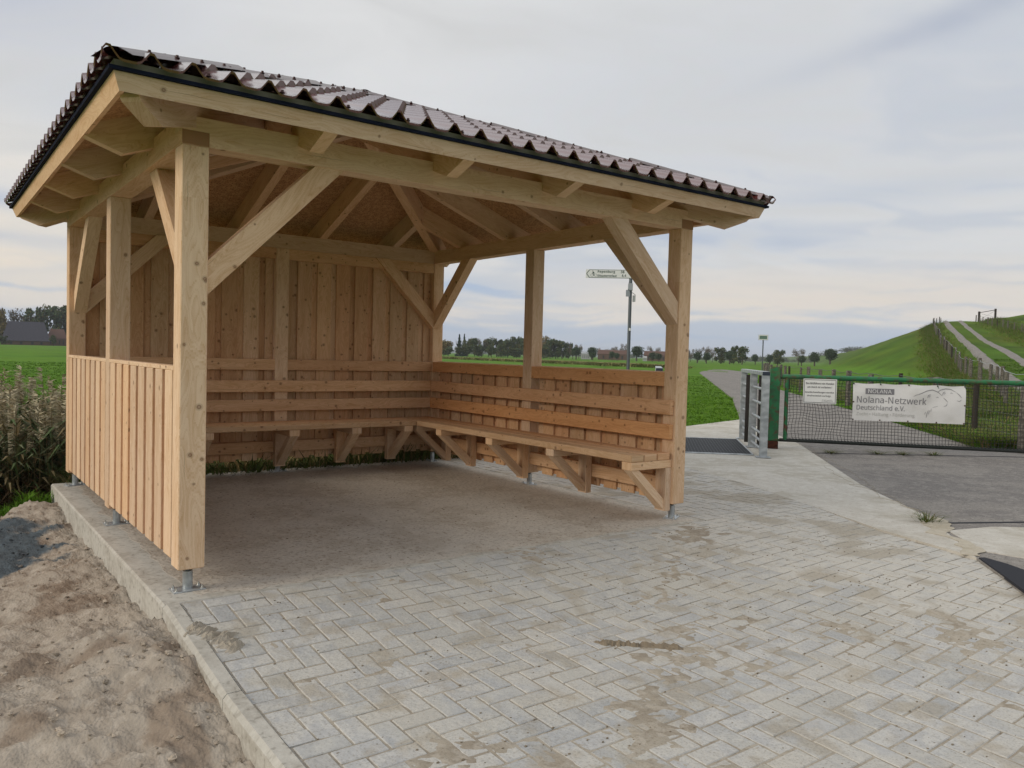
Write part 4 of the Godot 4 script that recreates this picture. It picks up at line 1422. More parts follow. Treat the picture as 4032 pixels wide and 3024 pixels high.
func make_signs() -> void:
	var base := Vector3(11.887, -0.05, -8.578)
	var t := thing("cycle_signpost", "tall grey pole carrying white arrow sign for cyclists", "signpost", base)
	t.basis = Basis(Vector3(0.727, 0, 0.687), Vector3.UP, Vector3(-0.687, 0, 0.727))
	var p := MB.new()
	p.tube(Vector3.ZERO, Vector3(0, 3.42, 0), 0.038, 0.038, 14)
	build(t, "pole", p, "dark_zinc")
	put_box(t, "arrow_panel", "sign_white", Vector3(-0.51, 3.275, 0.05), Vector3(1.03, 0.198, 0.012), 0.003)
	var ln := MB.new()
	var bar := func(a: Vector2, b: Vector2, w: float) -> void:
		var d := (b - a).normalized().orthogonal() * w
		ln.quad(Vector3(a.x - d.x, a.y - d.y, 0.0575), Vector3(b.x - d.x, b.y - d.y, 0.0575), Vector3(b.x + d.x, b.y + d.y, 0.0575), Vector3(a.x + d.x, a.y + d.y, 0.0575), Vector3(0, 0, 1))
	bar.call(Vector2(-0.94, 3.365), Vector2(-0.01, 3.365), 0.005)
	bar.call(Vector2(-0.94, 3.184), Vector2(-0.01, 3.184), 0.005)
	bar.call(Vector2(-1.008, 3.275), Vector2(-0.938, 3.366), 0.007)
	bar.call(Vector2(-1.008, 3.275), Vector2(-0.938, 3.183), 0.007)
	build(t, "frame_line", ln, "ink_green")
	# cyclist: two rings and a bent rider
	var cy := MB.new()
	for cx in [-0.885, -0.80]:
		for k in 20:
			var a0 := TAU * k / 20
			var a1 := TAU * (k + 1) / 20
			var q := func(a: float, r: float) -> Vector3: return Vector3(cx + cos(a) * r, 3.240 + sin(a) * r, 0.0578)
			cy.quad(q.call(a0, 0.028), q.call(a1, 0.028), q.call(a1, 0.033), q.call(a0, 0.033), Vector3(0, 0, 1))
	for e in [[-0.872, 3.262, -0.863, 3.318, 0.006], [-0.868, 3.315, -0.838, 3.290, 0.013], [-0.838, 3.290, -0.846, 3.258, 0.008], [-0.846, 3.258, -0.838, 3.222, 0.006], [-0.872, 3.330, -0.866, 3.342, 0.009]]:
		var a := Vector2(e[0], e[1])
		var c := Vector2(e[2], e[3])
		var d: Vector2 = (c - a).normalized().orthogonal() * e[4]
		cy.quad(Vector3(a.x - d.x, a.y - d.y, 0.0578), Vector3(c.x - d.x, c.y - d.y, 0.0578), Vector3(c.x + d.x, c.y + d.y, 0.0578), Vector3(a.x + d.x, a.y + d.y, 0.0578), Vector3(0, 0, 1))
	build(t, "cycle_symbol", cy, "ink_green")
	for q in [["Papenburg", -0.755, 3.318, 0.395, 0.075], ["Ditzumerverlaat", -0.755, 3.232, 0.43, 0.058], ["38", -0.235, 3.322, 0.085, 0.058], ["8,4", -0.205, 3.234, 0.095, 0.062]]:
		text_on(t, q[0], "ink_green", Transform3D(Basis.IDENTITY, Vector3(q[1], q[2], 0.0580)), q[3], q[4], true)
	# a second arm seen edge on, and two hanging route plates
	put_box(t, "second_panel", "sign_back", Vector3(-0.03, 3.02, -0.50), Vector3(0.014, 0.2, 0.9), 0.003)
	put_box(t, "clamp", "sign_back", Vector3(0, 2.99, 0.0), Vector3(0.10, 0.16, 0.10), 0.004)
	for q in [[-0.055, 2.84, 0.3], [0.085, 2.72, -0.9]]:
		put_box(t, "route_plate", "sign_back", Vector3(q[0], q[1], 0.06), Vector3(0.10, 0.15, 0.004), 0.001, Basis(Vector3.UP, q[2]))
	var arm := MB.new()
	arm.tube(Vector3(-0.06, 2.93, 0.06), Vector3(0.12, 2.80, 0.05), 0.006, 0.006, 6)
	build(t, "plate_bracket", arm, "dark_zinc")
	put_box(t, "sticker", "sign_white", Vector3(0.012, 2.02, 0.036), Vector3(0.04, 0.06, 0.006), 0.001)
	# small sign on the dike path
	var d := thing("dike_marker_sign", "small green sign with white rim on a thin pole by the path", "sign", Vector3(47.41, land_y(47.41, -30.68), -30.68))
	d.basis = Basis(Vector3(0.587, 0, 0.81), Vector3.UP, Vector3(-0.81, 0, 0.587))
	var pl := MB.new()
	pl.tube(Vector3.ZERO, Vector3(0, 2.85, 0), 0.042, 0.042, 10)
	build(d, "pole", pl, "dark_zinc")
	put_box(d, "rim", "sign_back", Vector3(0, 3.03, 0.04), Vector3(0.67, 0.39, 0.02), 0.06)
	put_box(d, "panel", "sign_white", Vector3(0, 3.03, 0.052), Vector3(0.63, 0.35, 0.01), 0.004)
	put_box(d, "green_field", "sign_green", Vector3(0, 3.03, 0.060), Vector3(0.53, 0.25, 0.01), 0.004)

func al(a: float, l: float) -> Vector2:
	return Vector2(eye.x, eye.z) + dike_dir * a + Vector2(-dike_dir.y, dike_dir.x) * l

func make_fence(called: String, label: String, path: Array, step: float, top_wire: String) -> void:
	var t := thing(called, label, "fence")
	var pts := []
	for k in path.size() - 1:
		var a: Vector2 = path[k]
		var c: Vector2 = path[k + 1]
		var n := maxi(1, int(round(a.distance_to(c) / step)))
		for i in n + (1 if k == path.size() - 2 else 0):
			pts.append(a.lerp(c, float(i) / n) + Vector2(rng.randf_range(-0.12, 0.12), rng.randf_range(-0.12, 0.12)))
	var variants := []
	for k in 5:
		var b := MB.new()
		var r := rng.randf_range(0.05, 0.075)
		if k % 2 == 0:
			b.box(Transform3D(Basis.IDENTITY, Vector3(0, 0.42, 0)), Vector3(r * 1.7, 1.45, r * 1.7), 0.012)
		else:
			b.tube(Vector3(0, -0.3, 0), Vector3(rng.randf_range(-0.03, 0.03), 1.13, 0), r, r * 0.92, 9)
		variants.append(b.mesh(mat["old_wood" if k != 3 else "old_wood_dark"]))
	var tops := []
	for p in pts:
		var y := land_y(p.x, p.y)
		var s := rng.randf_range(0.92, 1.06)
		put(t, "post", variants[rng.randi() % 5], Transform3D(Basis(Vector3(0, 0, 1), rng.randf_range(-0.05, 0.05)) * Basis(Vector3.UP, rng.randf() * TAU) * Basis.from_scale(Vector3(1, s, 1)), Vector3(p.x, y, p.y)))
		tops.append(Vector3(p.x, y, p.y))
	var w := MB.new()
	for k in tops.size() - 1:
		for y in [0.15, 0.3, 0.45, 0.62, 0.8, 0.98]:
			w.tube(tops[k] + Vector3(0.05, y, 0), tops[k + 1] + Vector3(0.05, y, 0), 0.004, 0.004, 3, false)
		# netting between the posts
		for i in 12:
			var p: Vector3 = tops[k].lerp(tops[k + 1], i / 12.0)
			w.tube(p + Vector3(0.05, 0.15, 0), p + Vector3(0.05, 0.8, 0), 0.003, 0.003, 3, false)
	build(t, "wire", w, "fence_wire")
	var tw := MB.new()
	for k in tops.size() - 1:
		var m: Vector3 = (tops[k] + tops[k + 1]) * 0.5 + Vector3(0.0, 1.06, 0)
		tw.tube(tops[k] + Vector3(0, 1.11, 0), m, 0.009, 0.009, 4, false)
		tw.tube(m, tops[k + 1] + Vector3(0, 1.11, 0), 0.009, 0.009, 4, false)
	build(t, "top_wire", tw, top_wire)

func ribbon(called: String, label: String, path: Array, w: float, m: String) -> void:
	var b := MB.new()
	var pts := []
	for k in path.size() - 1:
		for i in 16:
			pts.append(path[k].lerp(path[k + 1], i / 16.0))
	pts.append(path[path.size() - 1])
	var rows := []
	for k in pts.size():
		var d: Vector2 = (pts[mini(k + 1, pts.size() - 1)] - pts[maxi(k - 1, 0)]).normalized().orthogonal()
		var e := []
		for s in [-1.0, -0.5, 0.0, 0.5, 1.0]:
			var p: Vector2 = pts[k] + d * w * 0.5 * s * (1.0 + 0.12 * fbm.get_noise_1d(k * 0.7))
			e.append(Vector3(p.x, land_y(p.x, p.y) + (0.10 if absf(s) < 0.9 else -0.05), p.y))
		rows.append(e)
	for k in pts.size() - 1:
		for s in 4:
			b.quad(rows[k][s], rows[k + 1][s], rows[k + 1][s + 1], rows[k][s + 1], Vector3.UP)
	structure(called, b, m, label)

func make_dike_things() -> void:
	ribbon("dike_track", "left wheel track climbing the dike ramp", [al(27, 6.7), al(44, 8.3), al(59, 10.0), al(100, 14.4), al(149, 18.7), al(158, 20.0)], 0.85, "asphalt")
	ribbon("dike_track", "right wheel track climbing the dike ramp", [al(27, 8.4), al(44, 10.2), al(74, 13.7), al(100, 16.4), al(149, 20.9), al(158, 22.4)], 0.85, "asphalt")
	make_fence("path_fence", "weathered post and wire fence along the asphalt path's right edge", [Vector2(12.75, -0.55), Vector2(16.4, -3.9), Vector2(30.3, -16.4), Vector2(44.8, -28.6), Vector2(62.8, -41.5), Vector2(78.0, -52.0)], 2.7, "fence_wire")
	make_fence("ramp_fence", "grey post fence with pale top wire on the ramp's lower side", [al(23, 5.0), al(56, shoulder(56)), al(101, shoulder(101)), al(149, shoulder(149)), al(160, 19.4)], 3.1, "zinc")
	make_fence("upper_fence", "row of old posts on the ramp's upper side under the dike crest", [al(72, 17.6), al(109, 21.7), al(148, 22.9)], 4.2, "fence_wire")
	var g := thing("hilltop_gate", "dark gate frame of two posts and a bar on the dike crest", "gate")
	var ends := []
	for q in [al(148, 23.4), al(151, 26.2)]:
		var y := land_y(q.x, q.y)
		put_box(g, "post", "old_wood_dark", Vector3(q.x, y + 0.75, q.y), Vector3(0.26, 1.9, 0.26), 0.02)
		ends.append(Vector3(q.x, y, q.y))
	var b := MB.new()
	b.tube(ends[0] + Vector3(0, 1.5, 0), ends[1] + Vector3(0, 1.5, 0), 0.05, 0.05, 8)
	build(g, "bar", b, "old_wood_dark")
	b = MB.new()
	b.tube(ends[0] + Vector3(0, 1.4, 0), ends[1] + Vector3(0, 0.3, 0), 0.015, 0.015, 5)
	b.tube(ends[0] + Vector3(0, 0.3, 0), ends[1] + Vector3(0, 1.4, 0), 0.015, 0.015, 5)
	build(g, "cross_wire", b, "fence_wire")

# ---------------------------------------------------------------- trees and plants
func crown(sd: int, kind: String, n: int) -> ArrayMesh:
	# leaf faces spread through a crown one metre tall, its foot at y = 0
	var r := RandomNumberGenerator.new()
	r.seed = sd
	var b := MB.new()
	b.colored = true
	var lobes := []
	var base := Color(0.075, 0.105, 0.050)
	var leaf := 0.052
	if kind == "conifer":
		base = Color(0.035, 0.062, 0.042)
	elif kind == "pollard":
		base = Color(0.062, 0.092, 0.048)
		for k in 9:
			var a := r.randf() * TAU
			lobes.append([Vector3(cos(a) * 0.20 * r.randf(), 0.5 + r.randf_range(-0.2, 0.2), sin(a) * 0.20 * r.randf()), r.randf_range(0.24, 0.34)])
	elif kind == "sparse":
		base = Color(0.15, 0.125, 0.085)
		leaf = 0.036
		for k in 9:
			var a := r.randf() * TAU
			lobes.append([Vector3(cos(a) * 0.32, r.randf_range(0.35, 0.85), sin(a) * 0.32), r.randf_range(0.14, 0.24)])
	elif kind == "autumn":
		base = Color(0.17, 0.13, 0.045)
		for k in 9:
			var a := r.randf() * TAU
			lobes.append([Vector3(cos(a) * 0.25, r.randf_range(0.25, 0.8), sin(a) * 0.25), r.randf_range(0.16, 0.30)])
	else:
		for k in 15:
			var a := r.randf() * TAU
			lobes.append([Vector3(cos(a) * 0.42 * r.randf(), r.randf_range(0.15, 0.90), sin(a) * 0.42 * r.randf()), r.randf_range(0.08, 0.27)])
	for k in n:
		var p := Vector3.ZERO
		if kind == "conifer":
			var y := pow(r.randf(), 1.4)
			var rad := (1.0 - y) * 0.30 * (0.7 + 0.3 * sin(y * 40.0)) * sqrt(r.randf())
			var a := r.randf() * TAU
			p = Vector3(cos(a) * rad, y, sin(a) * rad)
		else:
			var l: Array = lobes[r.randi() % lobes.size()]
			var d := Vector3(r.randfn(), r.randfn(), r.randfn()).normalized()
			p = l[0] + d * l[1] * pow(r.randf(), 0.4)
			if p.y < 0.02: p.y = 0.02 + r.randf() * 0.1
		var nrm := Vector3(r.randfn(), r.randfn() + 0.4, r.randfn()).normalized()
		var u := nrm.cross(Vector3(r.randfn(), r.randfn(), r.randfn())).normalized() * leaf * r.randf_range(0.5, 1.1)
		var w := nrm.cross(u.normalized()) * leaf * r.randf_range(0.35, 0.8)
		var c := base * r.randf_range(0.65, 1.35)
		if kind == "leafy" and r.randf() < 0.25: c = Color(0.14, 0.125, 0.05) * r.randf_range(0.7, 1.3)
		b.col = Color(c.r, c.g, c.b)
		b.tri(p - u, p + w, p + u, nrm)
		b.tri(p - u, p + u, p - w, nrm)
	return b.mesh(mat["leaf"])

func trunk_mesh(sd: int, kind: String) -> ArrayMesh:
	var r := RandomNumberGenerator.new()
	r.seed = sd
	var b := MB.new()
	b.tube(Vector3(0, -0.04, 0), Vector3(0.01, 0.32, 0), 0.035 if kind != "pollard" else 0.05, 0.025 if kind != "pollard" else 0.05, 8)
	for k in 9:
		var a := r.randf() * TAU
		var st := Vector3(0.01, r.randf_range(0.22, 0.40), 0)
		var mid := st + Vector3(cos(a) * 0.10, r.randf_range(0.12, 0.22), sin(a) * 0.10)
		b.tube(st, mid, 0.014, 0.009, 5, false)
		for q in 2:
			b.tube(mid, mid + Vector3(cos(a + q - 0.5) * 0.14, r.randf_range(0.12, 0.26), sin(a + q - 0.5) * 0.14), 0.007, 0.002, 4, false)
	return b.mesh(mat["bark"])

var tree_parts := {}
func tree(called: String, label: String, kind: String, u: float, vtop: float, width_px: float, d: float, group: String) -> void:
	var top := at_distance(u, vtop, d)
	var y0 := land_y(top.x, top.z)
	var h := top.y - y0
	var w := width_px / FOCAL * d * 1.06
	var v := rng.randi() % 3
	var key := "%s%d" % [kind, v]
	if not tree_parts.has(key):
		tree_parts[key] = [trunk_mesh(v + 50, kind), crown(v * 7 + kind.length(), kind, {"sparse": 1000, "autumn": 1500, "conifer": 1700, "pollard": 1900}.get(kind, 1900))]
	var t := thing(called, label, "tree", Vector3(top.x, y0, top.z), group)
	t.rotation.y = rng.randf() * TAU
	var foot := {"pollard": 0.20, "conifer": 0.02, "sparse": 0.14}.get(kind, 0.05)
	var box: AABB = tree_parts[key][1].get_aabb()
	var sx: float = w / maxf(box.size.x, box.size.z)
	put(t, "trunk", tree_parts[key][0], Transform3D(Basis.from_scale(Vector3(minf(sx, h), h, minf(sx, h))), Vector3.ZERO))
	put(t, "crown", tree_parts[key][1], Transform3D(Basis.from_scale(Vector3(sx, h * (1.0 - foot) / box.end.y, sx)), Vector3(0, h * foot, 0)))

func make_trees() -> void:
	# pixels of the photograph: middle, top, width
	var za := func(x: float) -> float: return 1740.0 + x / 2.304
	var zb := func(y: float) -> float: return 1280.0 + y / 2.304
	for q in [[20, 135, 120, "leafy"], [60, 128, 130, "autumn"], [160, 80, 90, "conifer"], [205, 75, 70, "conifer"], [240, 105, 110, "leafy"], [300, 112, 110, "leafy"], [365, 118, 120, "sparse"], [425, 118, 110, "leafy"], [500, 102, 130, "leafy"], [560, 135, 120, "leafy"], [600, 118, 110, "leafy"], [660, 90, 140, "leafy"], [710, 118, 120, "autumn"], [760, 95, 130, "leafy"], [840, 95, 130, "leafy"], [925, 92, 130, "autumn"], [985, 112, 130, "leafy"], [1035, 130, 120, "leafy"], [1095, 135, 140, "leafy"], [1150, 148, 100, "leafy"], [1190, 172, 80, "sparse"]]:
		var lab := {"conifer": "dark pointed conifer rising from the distant wood", "autumn": "yellowing broadleaf tree in the distant wood", "sparse": "thinning bare-branched tree in the distant wood"}.get(q[3], "dark green broadleaf tree in the distant wood")
		tree("broadleaf_tree" if q[3] != "conifer" else "conifer_tree", lab, q[3], za.call(q[0]), zb.call(q[1]), q[2] / 2.304, 300.0 + rng.randf_range(-8, 14), "trees of the distant wood")
	for q in [[60, 190, 130], [150, 190, 90], [230, 168, 130], [340, 165, 120], [450, 170, 130], [540, 168, 110], [680, 200, 130], [930, 190, 140], [1055, 232, 90]]:
		tree("wood_edge_tree", "low rounded tree along the edge of the distant wood", "leafy", za.call(q[0]), zb.call(q[1]), q[2] / 2.304, 286.0 + rng.randf_range(-3, 3), "low trees before the distant wood")
	for q in [[1220, 195, 95, 275], [1362, 196, 105, 285], [1370, 248, 62, 262], [1545, 235, 58, 270], [1590, 250, 66, 265], [1770, 186, 130, 270], [1912, 240, 75, 270], [1970, 250, 70, 266]]:
		tree("pollard_willow", "round pollarded willow with short trunk on the far meadow", "pollard", za.call(q[0]), zb.call(q[1]), q[2] / 2.304, q[3], "pollard willows on the far meadow")
	for q in [[1485, 212, 80], [1575, 192, 90], [1650, 165, 90], [1245, 170, 70], [1885, 188, 70], [1968, 198, 60], [1420, 205, 60]]:
		tree("bare_tree", "thin half-bare tree behind the far farm buildings", "sparse", za.call(q[0]), zb.call(q[1]), q[2] / 2.304, 335.0 + rng.randf_range(0, 20), "half-bare trees by the far farm")
	var ya := func(x: float) -> float: return 2690.0 + x / 3.3515
	var yb := func(y: float) -> float: return 1300.0 + y / 3.3515
	for q in [[190, 282, 115, 250], [310, 292, 130, 245], [620, 262, 145, 240], [955, 312, 95, 255], [1145, 312, 110, 262], [1565, 332, 110, 262], [1740, 283, 155, 258], [1945, 240, 185, 250]]:
		tree("path_willow", "dense round willow beside the bend of the path", "pollard", ya.call(q[0]), yb.call(q[1]), q[2] / 3.3515, q[3], "round willows by the path")
	for q in [[505, 212, 170, 248], [1255, 245, 170, 270], [1525, 238, 175, 280]]:
		tree("shaggy_willow", "tall shaggy willow with light showing through its crown", "sparse" if q[0] > 1400 else "leafy", ya.call(q[0]), yb.call(q[1]), q[2] / 3.3515, q[3], "shaggy willows by the path")
	tree("large_willow", "largest dark willow clump where the path bends away", "leafy", ya.call(785), yb.call(200), 215 / 3.3515, 236.0, "")
	tree("side_willow", "smaller dark willow leaning into the largest clump", "leafy", ya.call(672), yb.call(202), 110 / 3.3515, 244.0, "")
	for q in [[100, 245, 100], [200, 238, 110], [300, 205, 120], [390, 225, 110], [60, 260, 80]]:
		tree("brown_tree", "brown half-bare tree far behind the path willows", "sparse", ya.call(q[0]), yb.call(q[1]), q[2] / 3.3515, 340.0, "brown trees far behind the path")
	# far hedges that read as one mass
	var hz := MultiMesh.new()
	hz.transform_format = MultiMesh.TRANSFORM_3D
	hz.mesh = crown(91, "leafy", 260)
	var n := 420
	hz.instance_count = n
	for k in n:
		var be := deg_to_rad(rng.randf_range(0.0, 62.0))
		var dd := rng.randf_range(700.0, 900.0)
		var x := eye.x + sin(be) * dd
		var z := eye.z - cos(be) * dd
		hz.set_instance_transform(k, Transform3D(Basis(Vector3.UP, rng.randf() * TAU).scaled(Vector3(14, rng.randf_range(2.5, 6.5), 14)), Vector3(x, land_y(x, z) - 0.3, z)))
	var mi := MultiMeshInstance3D.new()
	mi.name = "far_hedges"
	mi.multimesh = hz
	add_child(mi)
	meta(mi, "dark line of far hedges and woods on the horizon", "hedge", "", "stuff")
	# left, by the barn
	var xa := func(x: float) -> float: return x / 2.764
	var xb := func(y: float) -> float: return 1100.0 + y / 2.764
	for q in [[20, 300, 190, "autumn", "brownish tree at the dark barn's left end"], [230, 305, 210, "sparse", "pale half-bare tree behind the dark barn roof"], [410, 250, 235, "leafy", "tallest full-crowned tree behind the dark barn"], [630, 268, 250, "leafy", "green tree behind the small red-roofed house"], [740, 290, 200, "leafy", "green tree beyond the small red-roofed house"]]:
		tree("farm_tree", q[4], q[3], xa.call(q[0]), xb.call(q[1]), q[2] / 2.764, 345.0, "")
	for q in [[10, 610, 130, "dark bush at the barn's left corner"], [582, 598, 95, "round bush before the barn's right corner"]]:
		tree("garden_bush", q[3], "leafy", xa.call(q[0]), xb.call(q[1]), q[2] / 2.764, 308.0, "")

func gable(called: String, label: String, u0: float, u1: float, v_ridge: float, v_eave: float, d: float, roof: String, wall: String, hip: float) -> void:
	# a farm building seen along its long side, with hipped ends
	var a := at_distance(u0, v_eave, d)
	var c := at_distance(u1, v_eave, d)
	var rd := at_distance((u0 + u1) * 0.5, v_ridge, d)
	var mid := (a + c) * 0.5
	var y0 := land_y(mid.x, mid.z) - 0.2
	var dirx := (c - a)
	dirx.y = 0
	var len_ := dirx.length()
	dirx = dirx.normalized()
	var back := Vector3(-dirx.z, 0, dirx.x)
	if back.dot(mid - eye) < 0.0: back = -back
	var deep := maxf(6.0, (rd.y - mid.y) * 2.2)
	var t := thing(called, label, "building", Vector3(mid.x, y0, mid.z))
	var ey := mid.y - y0
	var ry := rd.y - y0
	var P := func(s: float, k: float, y: float) -> Vector3: return dirx * (s * len_ * 0.5) + back * (k * deep) + Vector3(0, y, 0)
	var wb := MB.new()
	for e in [[-0.97, 0.02, 0.97, 0.02], [0.97, 0.02, 0.97, 0.98], [0.97, 0.98, -0.97, 0.98], [-0.97, 0.98, -0.97, 0.02]]:
		wb.quad(P.call(e[0], e[1], 0.0), P.call(e[2], e[3], 0.0), P.call(e[2], e[3], ey), P.call(e[0], e[1], ey), (P.call(e[0], e[1], 0.0) + P.call(e[2], e[3], 0.0)) * 0.5 - P.call(0.0, 0.5, 0.0))
	build(t, "wall", wb, wall)
	var rb := MB.new()
	var hl := 1.0 - hip
	rb.quad(P.call(-1, 0, ey - 0.2), P.call(1, 0, ey - 0.2), P.call(hl, 0.5, ry), P.call(-hl, 0.5, ry), Vector3.UP)
	rb.quad(P.call(-1, 1, ey - 0.2), P.call(1, 1, ey - 0.2), P.call(hl, 0.5, ry), P.call(-hl, 0.5, ry), Vector3.UP)
	rb.tri(P.call(1, 0, ey - 0.2), P.call(1, 1, ey - 0.2), P.call(hl, 0.5, ry), Vector3.UP)
	rb.tri(P.call(-1, 0, ey - 0.2), P.call(-1, 1, ey - 0.2), P.call(-hl, 0.5, ry), Vector3.UP)
	build(t, "roof", rb, roof)
	for s in [-0.6, -0.2, 0.25, 0.62]:
		var db := MB.new()
		db.quad(P.call(s - 0.05, 0.01, ey * 0.25), P.call(s + 0.05, 0.01, ey * 0.25), P.call(s + 0.05, 0.01, ey * 0.75), P.call(s - 0.05, 0.01, ey * 0.75), -back)
		build(t, "window", db, "far_dark")

func make_buildings() -> void:
	var xa := func(x: float) -> float: return x / 2.764
	var xb := func(y: float) -> float: return 1100.0 + y / 2.764
	gable("barn", "long low barn with huge dark slate hip roof on the left meadow", xa.call(10) , xa.call(552), xb.call(455), xb.call(664), 325.0, "slate_roof", "far_brick", 0.26)
	gable("farm_house", "small house with reddish roof beside the dark barn", xa.call(505), xa.call(735), xb.call(540), xb.call(640), 332.0, "red_roof", "far_brick", 0.35)
	var za := func(x: float) -> float: return 1740.0 + x / 2.304
	var zb := func(y: float) -> float: return 1280.0 + y / 2.304
	gable("farm_shed", "long red-roofed farm shed behind the pollard willows", za.call(1410), za.call(1690), zb.call(226), zb.call(262), 320.0, "red_roof", "far_brick", 0.05)
	gable("far_farm", "red-roofed farmstead at the far meadow's right end", za.call(1830), za.call(2050), zb.call(236), zb.call(272), 322.0, "red_roof", "far_brick", 0.05)
	gable("grey_shed", "pale grey low shed between two willows", za.call(1262), za.call(1350), zb.call(240), zb.call(258), 325.0, "sign_back", "far_white", 0.05)
	gable("white_hut", "tiny whitish hut below the red farmstead", za.call(1822), za.call(1862), zb.call(283), zb.call(293), 300.0, "far_white", "far_white", 0.1)

func blade_tuft(sd: int, n: int, h: float, spread: float, w: float, cols: Array) -> ArrayMesh:
	var r := RandomNumberGenerator.new()
	r.seed = sd
	var b := MB.new()
	b.colored = true
	for k in n:
		var a := r.randf() * TAU
		var d := Vector3(cos(a), 0, sin(a))
		var s := Vector3(-d.z, 0, d.x) * w * r.randf_range(0.6, 1.2)
		var p0 := d * r.randf() * spread * 0.5
		var hh := h * r.randf_range(0.55, 1.15)
		var p1 := p0 + d * spread * 0.25 + Vector3(0, hh * 0.6, 0)
		var p2 := p0 + d * spread * r.randf_range(0.5, 1.2) + Vector3(0, hh * r.randf_range(0.7, 1.0), 0)
		b.col = cols[r.randi() % cols.size()] * r.randf_range(0.75, 1.25)
		b.quad(p0 - s, p0 + s, p1 + s * 0.8, p1 - s * 0.8, d + Vector3(0, 0.5, 0))
		b.tri(p1 - s * 0.8, p1 + s * 0.8, p2, d + Vector3(0, 0.5, 0))
	return b.mesh(mat["blade"])

func reed_mesh(sd: int, plume: bool) -> ArrayMesh:
	# one metre and a half of reed: stem, long drooping leaves, feathery head
	var r := RandomNumberGenerator.new()
	r.seed = sd
	var b := MB.new()
	b.colored = true
	var lean := Vector3(r.randf_range(-0.12, 0.12), 0, r.randf_range(-0.12, 0.12))
	b.col = Color(0.16, 0.13, 0.07)
	b.tube(Vector3.ZERO, lean + Vector3(0, 1.4, 0), 0.005, 0.003, 4, false)
	for k in 8:
		var y := r.randf_range(0.25, 1.2)
		var a := r.randf() * TAU
		var d := Vector3(cos(a), 0, sin(a))
		var s := Vector3(-d.z, 0, d.x) * r.randf_range(0.009, 0.018)
		var p := lean * (y / 1.4) + Vector3(0, y, 0)
		var ln := r.randf_range(0.3, 0.55)
		b.col = [Color(0.12, 0.17, 0.075), Color(0.18, 0.20, 0.115), Color(0.30, 0.24, 0.13), Color(0.10, 0.145, 0.065)][r.randi() % 4] * r.randf_range(0.8, 1.2)
		if y < 0.5: b.col = Color(0.13, 0.085, 0.045) * r.randf_range(0.6, 1.2)
		var q1 := p + d * ln * 0.45 + Vector3(0, ln * 0.35, 0)
		var q2 := p + d * ln * 0.9 + Vector3(0, ln * r.randf_range(-0.1, 0.3), 0)
		b.quad(p - s, p + s, q1 + s, q1 - s, Vector3.UP)
		b.tri(q1 - s, q1 + s, q2, Vector3.UP)
	if plume:
		for k in 44:
			var y := r.randf_range(1.22, 1.58)
			var a := r.randf_range(-0.9, 0.9)
			var d := Vector3(cos(a), r.randf_range(-0.2, 0.6), sin(a)).normalized()
			var p := lean * (y / 1.4) + Vector3(0, y, 0)
			var s := d.cross(Vector3(r.randfn(), r.randfn(), r.randfn())).normalized() * 0.010
			b.col = Color(0.46, 0.41, 0.29) * r.randf_range(0.7, 1.25)
			b.tri(p - s, p + s, p + d * r.randf_range(0.06, 0.13), Vector3.UP)
	return b.mesh(mat["blade"])

func scatter(called: String, label: String, category: String, mesh: Mesh, xs: Array) -> void:
	var mm := MultiMesh.new()
	mm.transform_format = MultiMesh.TRANSFORM_3D
	mm.mesh = mesh
	mm.instance_count = xs.size()
	for k in xs.size():
		mm.set_instance_transform(k, xs[k])
	var o := MultiMeshInstance3D.new()
	o.name = numbered(called)
	o.multimesh = mm
	add_child(o)
	meta(o, label, category, "", "stuff")

